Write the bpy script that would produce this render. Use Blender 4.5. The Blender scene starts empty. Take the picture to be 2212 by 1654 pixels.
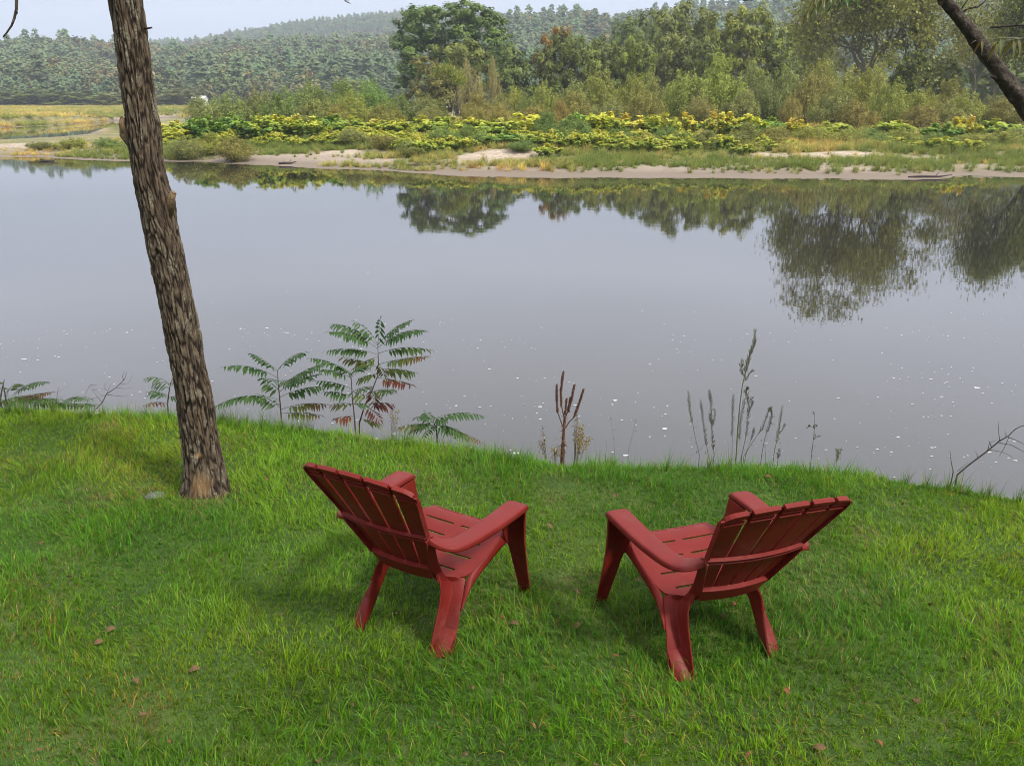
import bpy, bmesh, math, random
import numpy as np
from mathutils import Vector, Matrix

rng = np.random.default_rng(7)
random.seed(7)
scene = bpy.context.scene
COL = scene.collection

# ------------------------------------------------------------------ camera, sky, sun, exposure
LAWN_Z = 2.20                 # lawn level above the river (river surface is z = 0)
CAM_Z = LAWN_Z + 2.335
PITCH = math.radians(19.4616)
FPX = 1728.5 / 2212.0         # focal length in picture widths

cam_data = bpy.data.cameras.new("camera")
cam_data.sensor_width = 36.0
cam_data.lens = 36.0 * FPX
cam_data.clip_start = 0.05
cam_data.clip_end = 6000.0
cam = bpy.data.objects.new("camera", cam_data)
COL.objects.link(cam)
cam.location = (0, 0, CAM_Z)
cam.rotation_euler = (math.pi / 2 - PITCH, 0, 0)
scene.camera = cam

SUN_AZ = math.radians(126)     # clockwise from +Y: the sun stands to the right and a little behind the camera
SUN_EL = math.radians(48)

world = bpy.data.worlds.new("World")
scene.world = world
world.use_nodes = True
nt = world.node_tree
nt.nodes.clear()
w_out = nt.nodes.new("ShaderNodeOutputWorld")
w_bg = nt.nodes.new("ShaderNodeBackground")
w_sky = nt.nodes.new("ShaderNodeTexSky")
w_sky.sky_type = 'NISHITA'
w_sky.sun_disc = False
w_sky.sun_elevation = SUN_EL
w_sky.sun_rotation = SUN_AZ
w_sky.dust_density = 3.0
w_sky.air_density = 1.0
w_sky.ozone_density = 1.0
# thin high cloud veil laid over the clear sky: pale, a little brighter towards the zenith
w_tc = nt.nodes.new("ShaderNodeTexCoord")
w_sep = nt.nodes.new("ShaderNodeSeparateXYZ")
w_ramp = nt.nodes.new("ShaderNodeValToRGB")
w_ramp.color_ramp.elements[0].position = 0.0
w_ramp.color_ramp.elements[0].color = (4.8, 5.4, 6.8, 1)
w_ramp.color_ramp.elements[1].position = 1.0
w_ramp.color_ramp.elements[1].color = (18.5, 18.7, 19.6, 1)
e_ = w_ramp.color_ramp.elements.new(0.10)
e_.color = (6.6, 7.2, 9.0, 1)
e_ = w_ramp.color_ramp.elements.new(0.20)
e_.color = (13.2, 13.8, 16.0, 1)
e_ = w_ramp.color_ramp.elements.new(0.36)
e_.color = (17.0, 17.4, 19.0, 1)
w_noise = nt.nodes.new("ShaderNodeTexNoise")
w_noise.inputs['Scale'].default_value = 2.2
w_noise.inputs['Detail'].default_value = 5
w_map = nt.nodes.new("ShaderNodeMapping")
w_map.inputs['Scale'].default_value = (1, 1, 4)
w_mr = nt.nodes.new("ShaderNodeMapRange")
w_mr.inputs['From Min'].default_value = 0.3
w_mr.inputs['From Max'].default_value = 0.7
w_mr.inputs['To Min'].default_value = 0.94
w_mr.inputs['To Max'].default_value = 1.05
w_mul = nt.nodes.new("ShaderNodeVectorMath")
w_mul.operation = 'SCALE'
w_mix = nt.nodes.new("ShaderNodeMix")
w_mix.data_type = 'RGBA'
w_mix.inputs[0].default_value = 0.82
L_ = nt.links.new
L_(w_tc.outputs['Generated'], w_sep.inputs[0])
L_(w_sep.outputs['Z'], w_ramp.inputs[0])
L_(w_tc.outputs['Generated'], w_map.inputs[0])
L_(w_map.outputs[0], w_noise.inputs['Vector'])
L_(w_noise.outputs['Fac'], w_mr.inputs['Value'])
L_(w_ramp.outputs[0], w_mul.inputs[0])
L_(w_mr.outputs[0], w_mul.inputs['Scale'])
L_(w_sky.outputs[0], w_mix.inputs[6])
L_(w_mul.outputs[0], w_mix.inputs[7])
L_(w_mix.outputs[2], w_bg.inputs['Color'])
w_bg.inputs['Strength'].default_value = 0.072
L_(w_bg.outputs[0], w_out.inputs[0])

sun_data = bpy.data.lights.new("sun", 'SUN')
sun_data.energy = 3.4
sun_data.angle = math.radians(9)
sun_data.color = (1.0, 0.95, 0.86)
sun = bpy.data.objects.new("sun", sun_data)
COL.objects.link(sun)
sd = Vector((math.sin(SUN_AZ) * math.cos(SUN_EL), math.cos(SUN_AZ) * math.cos(SUN_EL), math.sin(SUN_EL)))
sun.rotation_euler = sd.to_track_quat('Z', 'Y').to_euler()
sun.location = (20, -20, 40)

scene.view_settings.view_transform = 'Standard'
scene.view_settings.look = 'None'
scene.view_settings.exposure = 0.55
scene.view_settings.gamma = 1.0
scene.view_settings.use_curve_mapping = False
scene.render.engine = 'CYCLES'
cy = scene.cycles
cy.max_bounces = 6
cy.diffuse_bounces = 3
cy.glossy_bounces = 3
cy.transmission_bounces = 3
cy.transparent_max_bounces = 4
cy.volume_bounces = 1
cy.use_denoising = True
cy.filter_width = 1.0
scene.render.filter_size = 1.0
cy.sample_clamp_indirect = 4.0

# ------------------------------------------------------------------ survey helpers: where the sight line of a surveyed
# point meets a known distance or a known height (the places are real, metric and 3-D)
SP, CP = math.sin(PITCH), math.cos(PITCH)


def ray(px, py):
    a = (px - 1106.0) / 1728.5
    b = (827.0 - py) / 1728.5
    return np.array([a, CP + b * SP, -SP + b * CP])


def at(px, py, Y):
    d = ray(px, py)
    return Vector(d / d[1] * Y) + Vector((0, 0, CAM_Z))


def gnd(px, py, z):
    d = ray(px, py)
    return Vector(d * ((z - CAM_Z) / d[2])) + Vector((0, 0, CAM_Z))


def interp(x, xs, ys):
    return np.interp(x, xs, ys)


def smooth(a, b, x):
    t = np.clip((x - a) / (b - a), 0, 1)
    return t * t * (3 - 2 * t)


def _hash(ix, iy, iz, seed):
    n = (ix * 374761393 + iy * 668265263 + iz * 2147483647 + seed * 1274126177) & 0xFFFFFFFF
    n = ((n ^ (n >> 13)) * 1274126177) & 0xFFFFFFFF
    n = ((n ^ (n >> 16)) * 2246822519) & 0xFFFFFFFF
    return ((n ^ (n >> 15)) & 0xFFFFFF) / float(0xFFFFFF)


def noise(x, y, z=None, seed=0):
    x = np.asarray(x, float); y = np.asarray(y, float)
    z = np.zeros_like(x) if z is None else np.asarray(z, float)
    x, y, z = np.broadcast_arrays(x, y, z)
    ix = np.floor(x).astype(np.int64); iy = np.floor(y).astype(np.int64); iz = np.floor(z).astype(np.int64)
    fx = x - ix; fy = y - iy; fz = z - iz
    fx = fx * fx * (3 - 2 * fx); fy = fy * fy * (3 - 2 * fy); fz = fz * fz * (3 - 2 * fz)
    r = 0
    for dx in (0, 1):
        wx = fx if dx else 1 - fx
        for dy in (0, 1):
            wy = fy if dy else 1 - fy
            for dz in (0, 1):
                wz = fz if dz else 1 - fz
                r = r + wx * wy * wz * _hash(ix + dx, iy + dy, iz + dz, seed)
    return r


def fbm(x, y, z=None, seed=0, oct=4, gain=0.5):
    s = 0; a = 1; t = 0; f = 1
    for i in range(oct):
        s = s + a * noise(np.asarray(x) * f, np.asarray(y) * f, None if z is None else np.asarray(z) * f, seed + i)
        t += a; a *= gain; f *= 2.03
    return s / t

# ------------------------------------------------------------------ naming and linking


def tag(o, label=None, cat=None, group=None, kind=None):
    if label: o['label'] = label
    if cat: o['category'] = cat
    if group: o['group'] = group
    if kind: o['kind'] = kind
    return o


def empty(name, loc, label=None, cat=None, group=None, rot=(0, 0, 0), scale=(1, 1, 1)):
    o = bpy.data.objects.new(name, None)
    o.empty_display_size = 0.2
    COL.objects.link(o)
    o.location = loc; o.rotation_euler = rot; o.scale = scale
    tag(o, label, cat, group)
    return o


def link(name, me, parent=None, loc=None):
    o = bpy.data.objects.new(name, me)
    COL.objects.link(o)
    if parent is not None: o.parent = parent
    if loc is not None: o.location = loc
    return o


def mesh_np(name, V, F, mats, tint=None, midx=None, smoothed=False):
    """V (n,3); F list/array of equal-length faces, or list of arrays with different lengths"""
    me = bpy.data.meshes.new(name)
    V = np.asarray(V, np.float32)
    if isinstance(F, np.ndarray): F = [F]
    F = [np.asarray(f, np.int32) for f in F if len(f)]
    me.vertices.add(len(V))
    me.vertices.foreach_set("co", V.ravel())
    loops = np.concatenate([f.ravel() for f in F])
    tot = np.concatenate([np.full(len(f), f.shape[1], np.int32) for f in F])
    start = np.concatenate([[0], np.cumsum(tot)[:-1]]).astype(np.int32)
    me.loops.add(len(loops))
    me.loops.foreach_set("vertex_index", loops)
    me.polygons.add(len(tot))
    me.polygons.foreach_set("loop_start", start)
    me.polygons.foreach_set("loop_total", tot)
    if midx is not None:
        me.polygons.foreach_set("material_index", np.asarray(midx, np.int32))
    me.polygons.foreach_set("use_smooth", np.full(len(tot), smoothed))
    me.update(calc_edges=True)
    if tint is not None:
        at_ = me.attributes.new("tint", 'FLOAT_COLOR', 'POINT')
        t = np.asarray(tint, np.float32)
        if t.ndim == 1: t = np.stack([t, t, t], 1)
        t = np.concatenate([t, np.ones((len(t), 1), np.float32)], 1) if t.shape[1] == 3 else t
        at_.data.foreach_set("color", t.ravel())
    for m in (mats if isinstance(mats, (list, tuple)) else [mats]):
        me.materials.append(m)
    return me


class MB:
    """collects vertices and faces for one part"""
    def __init__(s):
        s.v = []; s.f = []; s.n = 0; s.t = []

    def add(s, V, F, t=None):
        V = np.asarray(V, float).reshape(-1, 3)
        s.v.append(V)
        for f in F: s.f.append(tuple(int(i) + s.n for i in f))
        s.n += len(V)
        s.t += list(np.full(len(V), 0.5) if t is None else (np.full(len(V), t) if np.isscalar(t) else t))

    def tube(s, pts, rad, k=6, t=None, cap=True):
        pts = [Vector(p) for p in pts]
        n = len(pts)
        rad = [rad] * n if np.isscalar(rad) else list(rad)
        V = []; F = []
        up = Vector((0.3, 0.9, 0.2)).normalized()
        for i, p in enumerate(pts):
            d = (pts[min(i + 1, n - 1)] - pts[max(i - 1, 0)])
            d = d.normalized() if d.length > 1e-9 else Vector((0, 0, 1))
            a = d.cross(up)
            if a.length < 1e-3: a = d.cross(Vector((1, 0, 0)))
            a.normalize(); b = d.cross(a)
            for j in range(k):
                th = 2 * math.pi * j / k
                V.append(p + (a * math.cos(th) + b * math.sin(th)) * rad[i])
        for i in range(n - 1):
            for j in range(k):
                j2 = (j + 1) % k
                F.append((i * k + j, i * k + j2, (i + 1) * k + j2, (i + 1) * k + j))
        if cap:
            F.append(tuple(range(k))[::-1]); F.append(tuple((n - 1) * k + j for j in range(k)))
        s.add(V, F, t)

    def grid(s, G, t=None, close=False):
        G = np.asarray(G, float)
        a, b = G.shape[:2]
        F = [(i * b + j, i * b + j + 1, (i + 1) * b + j + 1, (i + 1) * b + j) for i in range(a - 1) for j in range(b - 1)]
        s.add(G.reshape(-1, 3), F, t)

    def box(s, lo, hi):
        x0, y0, z0 = lo; x1, y1, z1 = hi
        s.add([(x0, y0, z0), (x1, y0, z0), (x1, y1, z0), (x0, y1, z0), (x0, y0, z1), (x1, y0, z1), (x1, y1, z1), (x0, y1, z1)],
              [(0, 3, 2, 1), (4, 5, 6, 7), (0, 1, 5, 4), (1, 2, 6, 5), (2, 3, 7, 6), (3, 0, 4, 7)])

    def mesh(s, name, mat, smoothed=True, tint=True):
        me = bpy.data.meshes.new(name)
        V = np.concatenate(s.v)
        me.from_pydata(V.tolist(), [], s.f)
        me.polygons.foreach_set("use_smooth", [smoothed] * len(me.polygons))
        if tint:
            a_ = me.attributes.new("tint", 'FLOAT_COLOR', 'POINT')
            t = np.asarray(s.t, np.float32)
            a_.data.foreach_set("color", np.stack([t, t, t, np.ones_like(t)], 1).ravel())
        me.materials.append(mat)
        me.update()
        return me

    def build(s, name, mat, parent=None, smoothed=True):
        return link(name, s.mesh(name, mat, smoothed), parent)

# ------------------------------------------------------------------ materials


def new_mat(name):
    m = bpy.data.materials.new(name)
    m.use_nodes = True
    nt = m.node_tree
    nt.nodes.clear()
    out = nt.nodes.new("ShaderNodeOutputMaterial")
    return m, nt, out


def N(nt, t, **kw):
    n = nt.nodes.new(t)
    for k, v in kw.items():
        if k.startswith('i_'):
            n.inputs[k[2:].replace('_', ' ')].default_value = v
        else:
            setattr(n, k, v)
    return n


def ramp(nt, stops):
    r = nt.nodes.new("ShaderNodeValToRGB")
    el = r.color_ramp.elements
    el[0].position = stops[0][0]; el[0].color = (*stops[0][1], 1)
    el[1].position = stops[-1][0]; el[1].color = (*stops[-1][1], 1)
    for p, c in stops[1:-1]:
        e = el.new(p); e.color = (*c, 1)
    return r


def foliage_mat(name, stops, trans=0.35, rough=0.55, objcol=False, jitter=0.0, scale_noise=None):
    """leaf material: the tint attribute picks the leaf's own colour; thin leaves let some light through"""
    m, nt, out = new_mat(name)
    L = nt.links.new
    att = N(nt, "ShaderNodeAttribute", attribute_name="tint")
    r = ramp(nt, stops)
    L(att.outputs['Fac'], r.inputs[0])
    col = r.outputs[0]
    if objcol:
        oi = N(nt, "ShaderNodeObjectInfo")
        mx = N(nt, "ShaderNodeMix", data_type='RGBA', blend_type='MULTIPLY')
        mx.inputs[0].default_value = 1.0
        L(col, mx.inputs[6]); L(oi.outputs['Color'], mx.inputs[7])
        col = mx.outputs[2]
    if jitter:
        oi2 = N(nt, "ShaderNodeObjectInfo")
        hsv = N(nt, "ShaderNodeHueSaturation")
        mr = N(nt, "ShaderNodeMapRange"); mr.inputs['To Min'].default_value = 1 - jitter; mr.inputs['To Max'].default_value = 1 + jitter
        mr2 = N(nt, "ShaderNodeMapRange"); mr2.inputs['To Min'].default_value = 0.5 - jitter * 0.10; mr2.inputs['To Max'].default_value = 0.5 + jitter * 0.10
        mth = N(nt, "ShaderNodeMath", operation='FRACT'); mm = N(nt, "ShaderNodeMath", operation='MULTIPLY'); mm.inputs[1].default_value = 17.3
        L(oi2.outputs['Random'], mr.inputs['Value']); L(oi2.outputs['Random'], mm.inputs[0]); L(mm.outputs[0], mth.inputs[0])
        L(mth.outputs[0], mr2.inputs['Value'])
        L(mr.outputs[0], hsv.inputs['Value']); L(mr2.outputs[0], hsv.inputs['Hue'])
        L(col, hsv.inputs['Color'])
        col = hsv.outputs[0]
    p = N(nt, "ShaderNodeBsdfPrincipled")
    p.inputs['Roughness'].default_value = rough
    p.inputs['Specular IOR Level'].default_value = 0.3
    t = N(nt, "ShaderNodeBsdfTranslucent")
    mix = N(nt, "ShaderNodeMixShader"); mix.inputs[0].default_value = trans
    L(col, p.inputs['Base Color']); L(col, t.inputs['Color'])
    L(p.outputs[0], mix.inputs[1]); L(t.outputs[0], mix.inputs[2])
    L(mix.outputs[0], out.inputs[0])
    return m


def simple_mat(name, stops, scale=8, detail=5, rough=0.8, bump=0.0, bump_scale=None, spec=0.3, coords='Object', stretch=None):
    m, nt, out = new_mat(name)
    L = nt.links.new
    tc = N(nt, "ShaderNodeTexCoord")
    mp = N(nt, "ShaderNodeMapping")
    if stretch: mp.inputs['Scale'].default_value = stretch
    nz = N(nt, "ShaderNodeTexNoise"); nz.inputs['Scale'].default_value = scale; nz.inputs['Detail'].default_value = detail
    r = ramp(nt, stops)
    p = N(nt, "ShaderNodeBsdfPrincipled"); p.inputs['Roughness'].default_value = rough; p.inputs['Specular IOR Level'].default_value = spec
    L(tc.outputs[coords], mp.inputs[0]); L(mp.outputs[0], nz.inputs['Vector']); L(nz.outputs['Fac'], r.inputs[0]); L(r.outputs[0], p.inputs['Base Color'])
    if bump:
        nb = N(nt, "ShaderNodeTexNoise"); nb.inputs['Scale'].default_value = bump_scale or scale * 4; nb.inputs['Detail'].default_value = 6
        b = N(nt, "ShaderNodeBump"); b.inputs['Strength'].default_value = bump; b.inputs['Distance'].default_value = 0.02
        L(mp.outputs[0], nb.inputs['Vector']); L(nb.outputs['Fac'], b.inputs['Height']); L(b.outputs[0], p.inputs['Normal'])
    L(p.outputs[0], out.inputs[0])
    return m

# ================================================================== THE SETTING: near bank, river, far bank, hills
EDGE_PX = [-700, -300, 0, 200, 350, 480, 700, 850, 1000, 1200, 1400, 1700, 1850, 2000, 2212, 2500, 3200]
EDGE_PY = [800, 836, 876, 893, 893, 904, 922, 944, 962, 990, 1000, 1002, 1014, 1036, 1070, 1120, 1260]
_e = [gnd(a, b, LAWN_Z) for a, b in zip(EDGE_PX, EDGE_PY)]
EX = np.array([p.x for p in _e]); EY = np.array([p.y for p in _e])
_o = np.argsort(EX); EX = EX[_o]; EY = EY[_o]


def edge_y(x):
    return np.interp(x, EX, EY)


def lawn_s(x, y):
    return (np.asarray(y) - edge_y(x)) * 0.93


def lawn_h(x, y):
    x = np.asarray(x, float); y = np.asarray(y, float)
    s = lawn_s(x, y)
    und = (fbm(x * 0.9 + 3, y * 0.9, seed=3, oct=3) - 0.5) * 0.05 + (fbm(x * 5, y * 5, seed=9, oct=3) - 0.5) * 0.03
    # gentle swell of the bank at the left, where the tree stands
    und = und + 0.02 * smooth(-1.0, -3.0, x) * smooth(3.2, 4.5, y)
    drop = np.interp(s, [-0.6, -0.25, 0, 0.25, 0.6, 3.2, 8.0, 60], [0, 0.01, 0.05, 0.22, 0.5, 2.75, 3.9, 4.2])
    return LAWN_Z + und - drop


def spaced(a, b, fine_a, fine_b, fine, coarse):
    return np.unique(np.round(np.concatenate([np.arange(a, fine_a, coarse), np.arange(fine_a, fine_b, fine), np.arange(fine_b, b + coarse, coarse)]), 3))


def height_grid(name, xs, ys, fn, mat, kind='structure', smoothed=True):
    X, Y = np.meshgrid(xs, ys)
    Z = fn(X, Y)
    V = np.stack([X, Y, Z], -1).reshape(-1, 3)
    nx = len(xs); ny = len(ys)
    i = np.arange(nx * ny).reshape(ny, nx)
    F = np.stack([i[:-1, :-1], i[:-1, 1:], i[1:, 1:], i[1:, :-1]], -1).reshape(-1, 4)
    me = mesh_np(name, V, F, mat, smoothed=smoothed)
    o = link(name, me)
    tag(o, kind=kind)
    return o


# soil and thatch under the blades
m_soil = simple_mat("soil_and_thatch", [(0.30, (0.026, 0.048, 0.008)), (0.50, (0.040, 0.078, 0.010)), (0.62, (0.055, 0.085, 0.014)), (0.75, (0.085, 0.072, 0.028))], scale=3.0, detail=8, rough=0.95, bump=0.6, bump_scale=60)
height_grid("lawn", spaced(-30, 30, -7, 8, 0.08, 1.0), spaced(-14, 34, 1.5, 10.5, 0.08, 1.0), lawn_h, m_soil)

# ---- river: calm, murky, with long faint wrinkles
m_water, nt, out = new_mat("river_water")
L = nt.links.new
tc = N(nt, "ShaderNodeTexCoord")
mp1 = N(nt, "ShaderNodeMapping"); mp1.inputs['Scale'].default_value = (0.35, 1.6, 1)
mp2 = N(nt, "ShaderNodeMapping"); mp2.inputs['Scale'].default_value = (2.2, 7.0, 1)
n1 = N(nt, "ShaderNodeTexNoise"); n1.inputs['Scale'].default_value = 1.0; n1.inputs['Detail'].default_value = 4
n2 = N(nt, "ShaderNodeTexNoise"); n2.inputs['Scale'].default_value = 1.0; n2.inputs['Detail'].default_value = 3
n3 = N(nt, "ShaderNodeTexNoise"); n3.inputs['Scale'].default_value = 0.06; n3.inputs['Detail'].default_value = 5
L(tc.outputs['Object'], mp1.inputs[0]); L(tc.outputs['Object'], mp2.inputs[0]); L(tc.outputs['Object'], n3.inputs['Vector'])
L(mp1.outputs[0], n1.inputs['Vector']); L(mp2.outputs[0], n2.inputs['Vector'])
b1 = N(nt, "ShaderNodeBump"); b1.inputs['Strength'].default_value = 0.07; b1.inputs['Distance'].default_value = 0.012
b2 = N(nt, "ShaderNodeBump"); b2.inputs['Strength'].default_value = 0.05; b2.inputs['Distance'].default_value = 0.006
L(n1.outputs['Fac'], b1.inputs['Height']); L(n2.outputs['Fac'], b2.inputs['Height']); L(b1.outputs[0], b2.inputs['Normal'])
r = ramp(nt, [(0.3, (0.018, 0.017, 0.014)), (0.7, (0.028, 0.026, 0.021))])
L(n3.outputs['Fac'], r.inputs[0])
p = N(nt, "ShaderNodeBsdfPrincipled")
p.inputs['Roughness'].default_value = 0.004
p.inputs['IOR'].default_value = 1.68
L(r.outputs[0], p.inputs['Base Color']); L(b2.outputs[0], p.inputs['Normal'])
L(p.outputs[0], out.inputs[0])
river = link("river", mesh_np("river", [(-1500, -40, 0), (1500, -40, 0), (1500, 470, 0), (-1500, 470, 0)], np.array([[0, 1, 2, 3]]), m_water))
tag(river, kind='structure')

# ---- far bank
SH = [(-900, 322), (-300, 332), (0, 339), (180, 344), (300, 350), (420, 349), (500, 355), (640, 361), (760, 366), (860, 372), (960, 378), (1100, 383), (1250, 385), (1500, 386), (1800, 387), (2000, 386), (2110, 381), (2212, 383), (2600, 388), (3200, 400)]
_s = [gnd(a, b, 0) for a, b in SH]
SX = np.array([p.x for p in _s]); SY = np.array([p.y for p in _s])
_o = np.argsort(SX); SX = SX[_o]; SY = SY[_o]


def shore_y(x):
    x = np.asarray(x, float)
    return np.interp(x, SX, SY) + (fbm(x * 0.35, x * 0 + 2, seed=31, oct=3) - 0.5) * 2.2


CH = [gnd(a, b, 0) for a, b in [(-500, 305), (-100, 304), (0, 301), (120, 295), (250, 283), (330, 266), (372, 261), (392, 257), (372, 254), (300, 257), (250, 262), (150, 270), (0, 277), (-200, 283), (-500, 288)]]
CHP = np.array([[p.x, p.y] for p in CH])


_yc = [gnd(a, b, 0) for a, b in [(-900, 298), (-500, 296), (0, 289), (250, 272), (372, 256), (395, 254)]]
YCX = np.array([p.x for p in _yc]); YCY = np.array([p.y for p in _yc]); _o = np.argsort(YCX); YCX = YCX[_o]; YCY = YCY[_o]


def poly_sdf(x, y, P):
    x = np.asarray(x, float); y = np.asarray(y, float)
    d = np.full(x.shape, 1e9); inside = np.zeros(x.shape, bool)
    n = len(P)
    for i in range(n):
        ax, ay = P[i]; bx, by = P[(i + 1) % n]
        ex, ey = bx - ax, by - ay
        t = np.clip(((x - ax) * ex + (y - ay) * ey) / (ex * ex + ey * ey), 0, 1)
        d = np.minimum(d, np.hypot(x - ax - ex * t, y - ay - ey * t))
        c = ((ay > y) != (by > y)) & (x < (bx - ax) * (y - ay) / (by - ay + 1e-12) + ax)
        inside ^= c
    return np.where(inside, -d, d)


TREE_H = 20.0
RB_PX = [-1500, -300, 0, 54, 108, 180, 240, 330, 415, 506, 578, 650, 727, 800, 880, 960, 1066, 1178, 1203, 1250, 1320, 1363, 1413, 1467, 1526, 1720, 1900, 2400, 3500]
RB_PY = [110, 98, 93, 84, 87, 87, 92, 97, 99, 93, 87, 85, 82, 76, 68, 52, 34, 33, 26, 27, 34, 31, 22, 14, 8, 5, -18, -50, -60]
RA_PX = [-1500, 0, 250, 320, 415, 470, 524, 614, 687, 727, 785, 850, 880, 960, 1100, 1300, 3500]
RA_PY = [130, 120, 104, 92, 88, 79, 70, 54, 46, 43, 36, 29, 27, 25, 32, 60, 60]
YB0, YB1, YA0, YA1 = 440.0, 880.0, 1050.0, 1600.0


def to_px(x, y):
    return 1106 + 1728.5 * np.asarray(x) / (np.maximum(np.asarray(y), 1.0) * CP)


def elev_slope(px, py):
    b = (827.0 - np.asarray(py)) / 1728.5
    return (-SP + b * CP) / (CP + b * SP)


def land_h(x, y):
    x = np.asarray(x, float); y = np.asarray(y, float)
    d = y - shore_y(x)
    base = np.interp(d, [-60, -8, -2, 0, 2.0, 3.5, 7, 12, 28, 60, 250], [-2.5, -0.9, -0.25, 0.0, 0.12, 0.36, 0.50, 0.90, 1.15, 1.3, 1.5])
    base = base + (fbm(x * 0.16, y * 0.22, seed=41, oct=5) - 0.5) * 0.75 * smooth(1, 12, d) + (fbm(x * 1.1, y * 1.1, seed=44, oct=3) - 0.5) * 0.10 * smooth(0.5, 4, d)
    c = poly_sdf(x, y, CHP)
    near_side = y < np.interp(x, YCX, YCY)
    base = np.where(near_side, np.minimum(base, np.interp(c, [-10, 0, 3, 8, 14, 26, 60], [-1.0, -0.02, 0.05, 0.10, 0.20, 0.60, 9])),
                    np.minimum(base, np.interp(c, [-10, 0, 2.5, 6, 40], [-1.0, -0.02, 0.75, 1.1, 12])))
    px = to_px(x, y)
    zb = CAM_Z + elev_slope(px, np.interp(px, RB_PX, RB_PY)) * YB1 - TREE_H * 0.85
    za = CAM_Z + elev_slope(px, np.interp(px, RA_PX, RA_PY)) * YA1 - TREE_H * 0.72
    lump = (fbm(x * 0.008, y * 0.008, seed=51, oct=3) - 0.5)
    tB = smooth(YB0, YB1, y)
    z = base + (np.maximum(zb, 6) - base) * (tB * 0.45 + 0.55 * np.clip((y - YB0) / (YB1 - YB0), 0, 1)) + lump * 22 * tB * (1 - smooth(YB1 - 120, YB1, y))
    z = np.where(y > YB1, zb - 0.04 * (y - YB1), z)
    tA = smooth(YA0, YA1, y)
    zA = np.where(y > YA0, (zb - 0.04 * (np.minimum(y, YA1) - YB1)) * (1 - tA) + za * tA, -1e9)
    z = np.maximum(z, zA)
    z = np.where(y > YA1, np.maximum(za, zb - 60) - 0.1 * (y - YA1), z)
    return z


m_land, nt, out = new_mat("sand_and_river_silt")
L = nt.links.new
tc = N(nt, "ShaderNodeTexCoord"); geo = N(nt, "ShaderNodeNewGeometry"); sep = N(nt, "ShaderNodeSeparateXYZ")
nA = N(nt, "ShaderNodeTexNoise"); nA.inputs['Scale'].default_value = 0.35; nA.inputs['Detail'].default_value = 8
nB = N(nt, "ShaderNodeTexNoise"); nB.inputs['Scale'].default_value = 3.0; nB.inputs['Detail'].default_value = 6
L(tc.outputs['Object'], nA.inputs['Vector']); L(tc.outputs['Object'], nB.inputs['Vector'])
sand = ramp(nt, [(0.30, (0.22, 0.17, 0.12)), (0.5, (0.33, 0.265, 0.195)), (0.7, (0.40, 0.33, 0.25))])
veg = ramp(nt, [(0.3, (0.07, 0.08, 0.025)), (0.5, (0.14, 0.13, 0.045)), (0.7, (0.24, 0.19, 0.08))])
L(nB.outputs['Fac'], sand.inputs[0]); L(nA.outputs['Fac'], veg.inputs[0])
L(geo.outputs['Position'], sep.inputs[0])
# damp band along the waterline
zm = N(nt, "ShaderNodeMath", operation='MULTIPLY_ADD'); zm.inputs[1].default_value = 0.25; zm.inputs[2].default_value = -0.12
L(nA.outputs['Fac'], zm.inputs[0])
zs = N(nt, "ShaderNodeMath", operation='SUBTRACT'); L(sep.outputs['Z'], zs.inputs[0]); L(zm.outputs[0], zs.inputs[1])
wet = N(nt, "ShaderNodeMapRange"); wet.inputs['From Min'].default_value = 0.12; wet.inputs['From Max'].default_value = 0.62
L(zs.outputs[0], wet.inputs['Value'])
damp = N(nt, "ShaderNodeMix", data_type='RGBA'); damp.inputs[6].default_value = (0.150, 0.115, 0.082, 1)
L(wet.outputs[0], damp.inputs[0]); L(sand.outputs[0], damp.inputs[7])
# ground cover inland (an attribute measured from the shoreline)
att = N(nt, "ShaderNodeAttribute", attribute_name="cover")
cv = N(nt, "ShaderNodeMix", data_type='RGBA'); L(att.outputs['Fac'], cv.inputs[0]); L(damp.outputs[2], cv.inputs[6]); L(veg.outputs[0], cv.inputs[7])
p = N(nt, "ShaderNodeBsdfPrincipled"); p.inputs['Roughness'].default_value = 0.9
bp = N(nt, "ShaderNodeBump"); bp.inputs['Strength'].default_value = 0.5; bp.inputs['Distance'].default_value = 0.08
L(nB.outputs['Fac'], bp.inputs['Height']); L(bp.outputs[0], p.inputs['Normal'])
L(cv.outputs[2], p.inputs['Base Color']); L(p.outputs[0], out.inputs[0])

# bare sand patches seen between the plants: (px, py, z, half width m, half depth m)
SAND = [(612, 332, 0.75, 6.2, 5.0), (700, 326, 0.8, 3.4, 3.4), (840, 320, 0.9, 1.6, 1.2), (470, 302, 1.1, 1.6, 2.2), (1025, 346, 0.55, 4.0, 1.9), (1090, 336, 0.7, 3.8, 2.0), (1165, 347, 0.5, 3.2, 1.1), (1075, 322, 0.9, 2.4, 1.8),
        (1730, 341, 0.6, 6.0, 1.1), (1840, 336, 0.7, 5.0, 0.9), (1990, 340, 0.6, 4.0, 0.7), (60, 318, 0.4, 5.0, 2.2), (320, 310, .8, 2.5, 2.0), (2100, 343, 0.6, 3.0, 0.7)]
SANDW = [(gnd(a, b, z), w, h) for a, b, z, w, h in SAND]


def bare(x, y):
    """1 where the sand lies open"""
    m = 0
    for p_, w, h in SANDW:
        q = ((x - p_.x) / w) ** 2 + ((y - p_.y) / h) ** 2
        m = np.maximum(m, 1 - smooth(0.6, 1.25, q))
    return m


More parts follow.
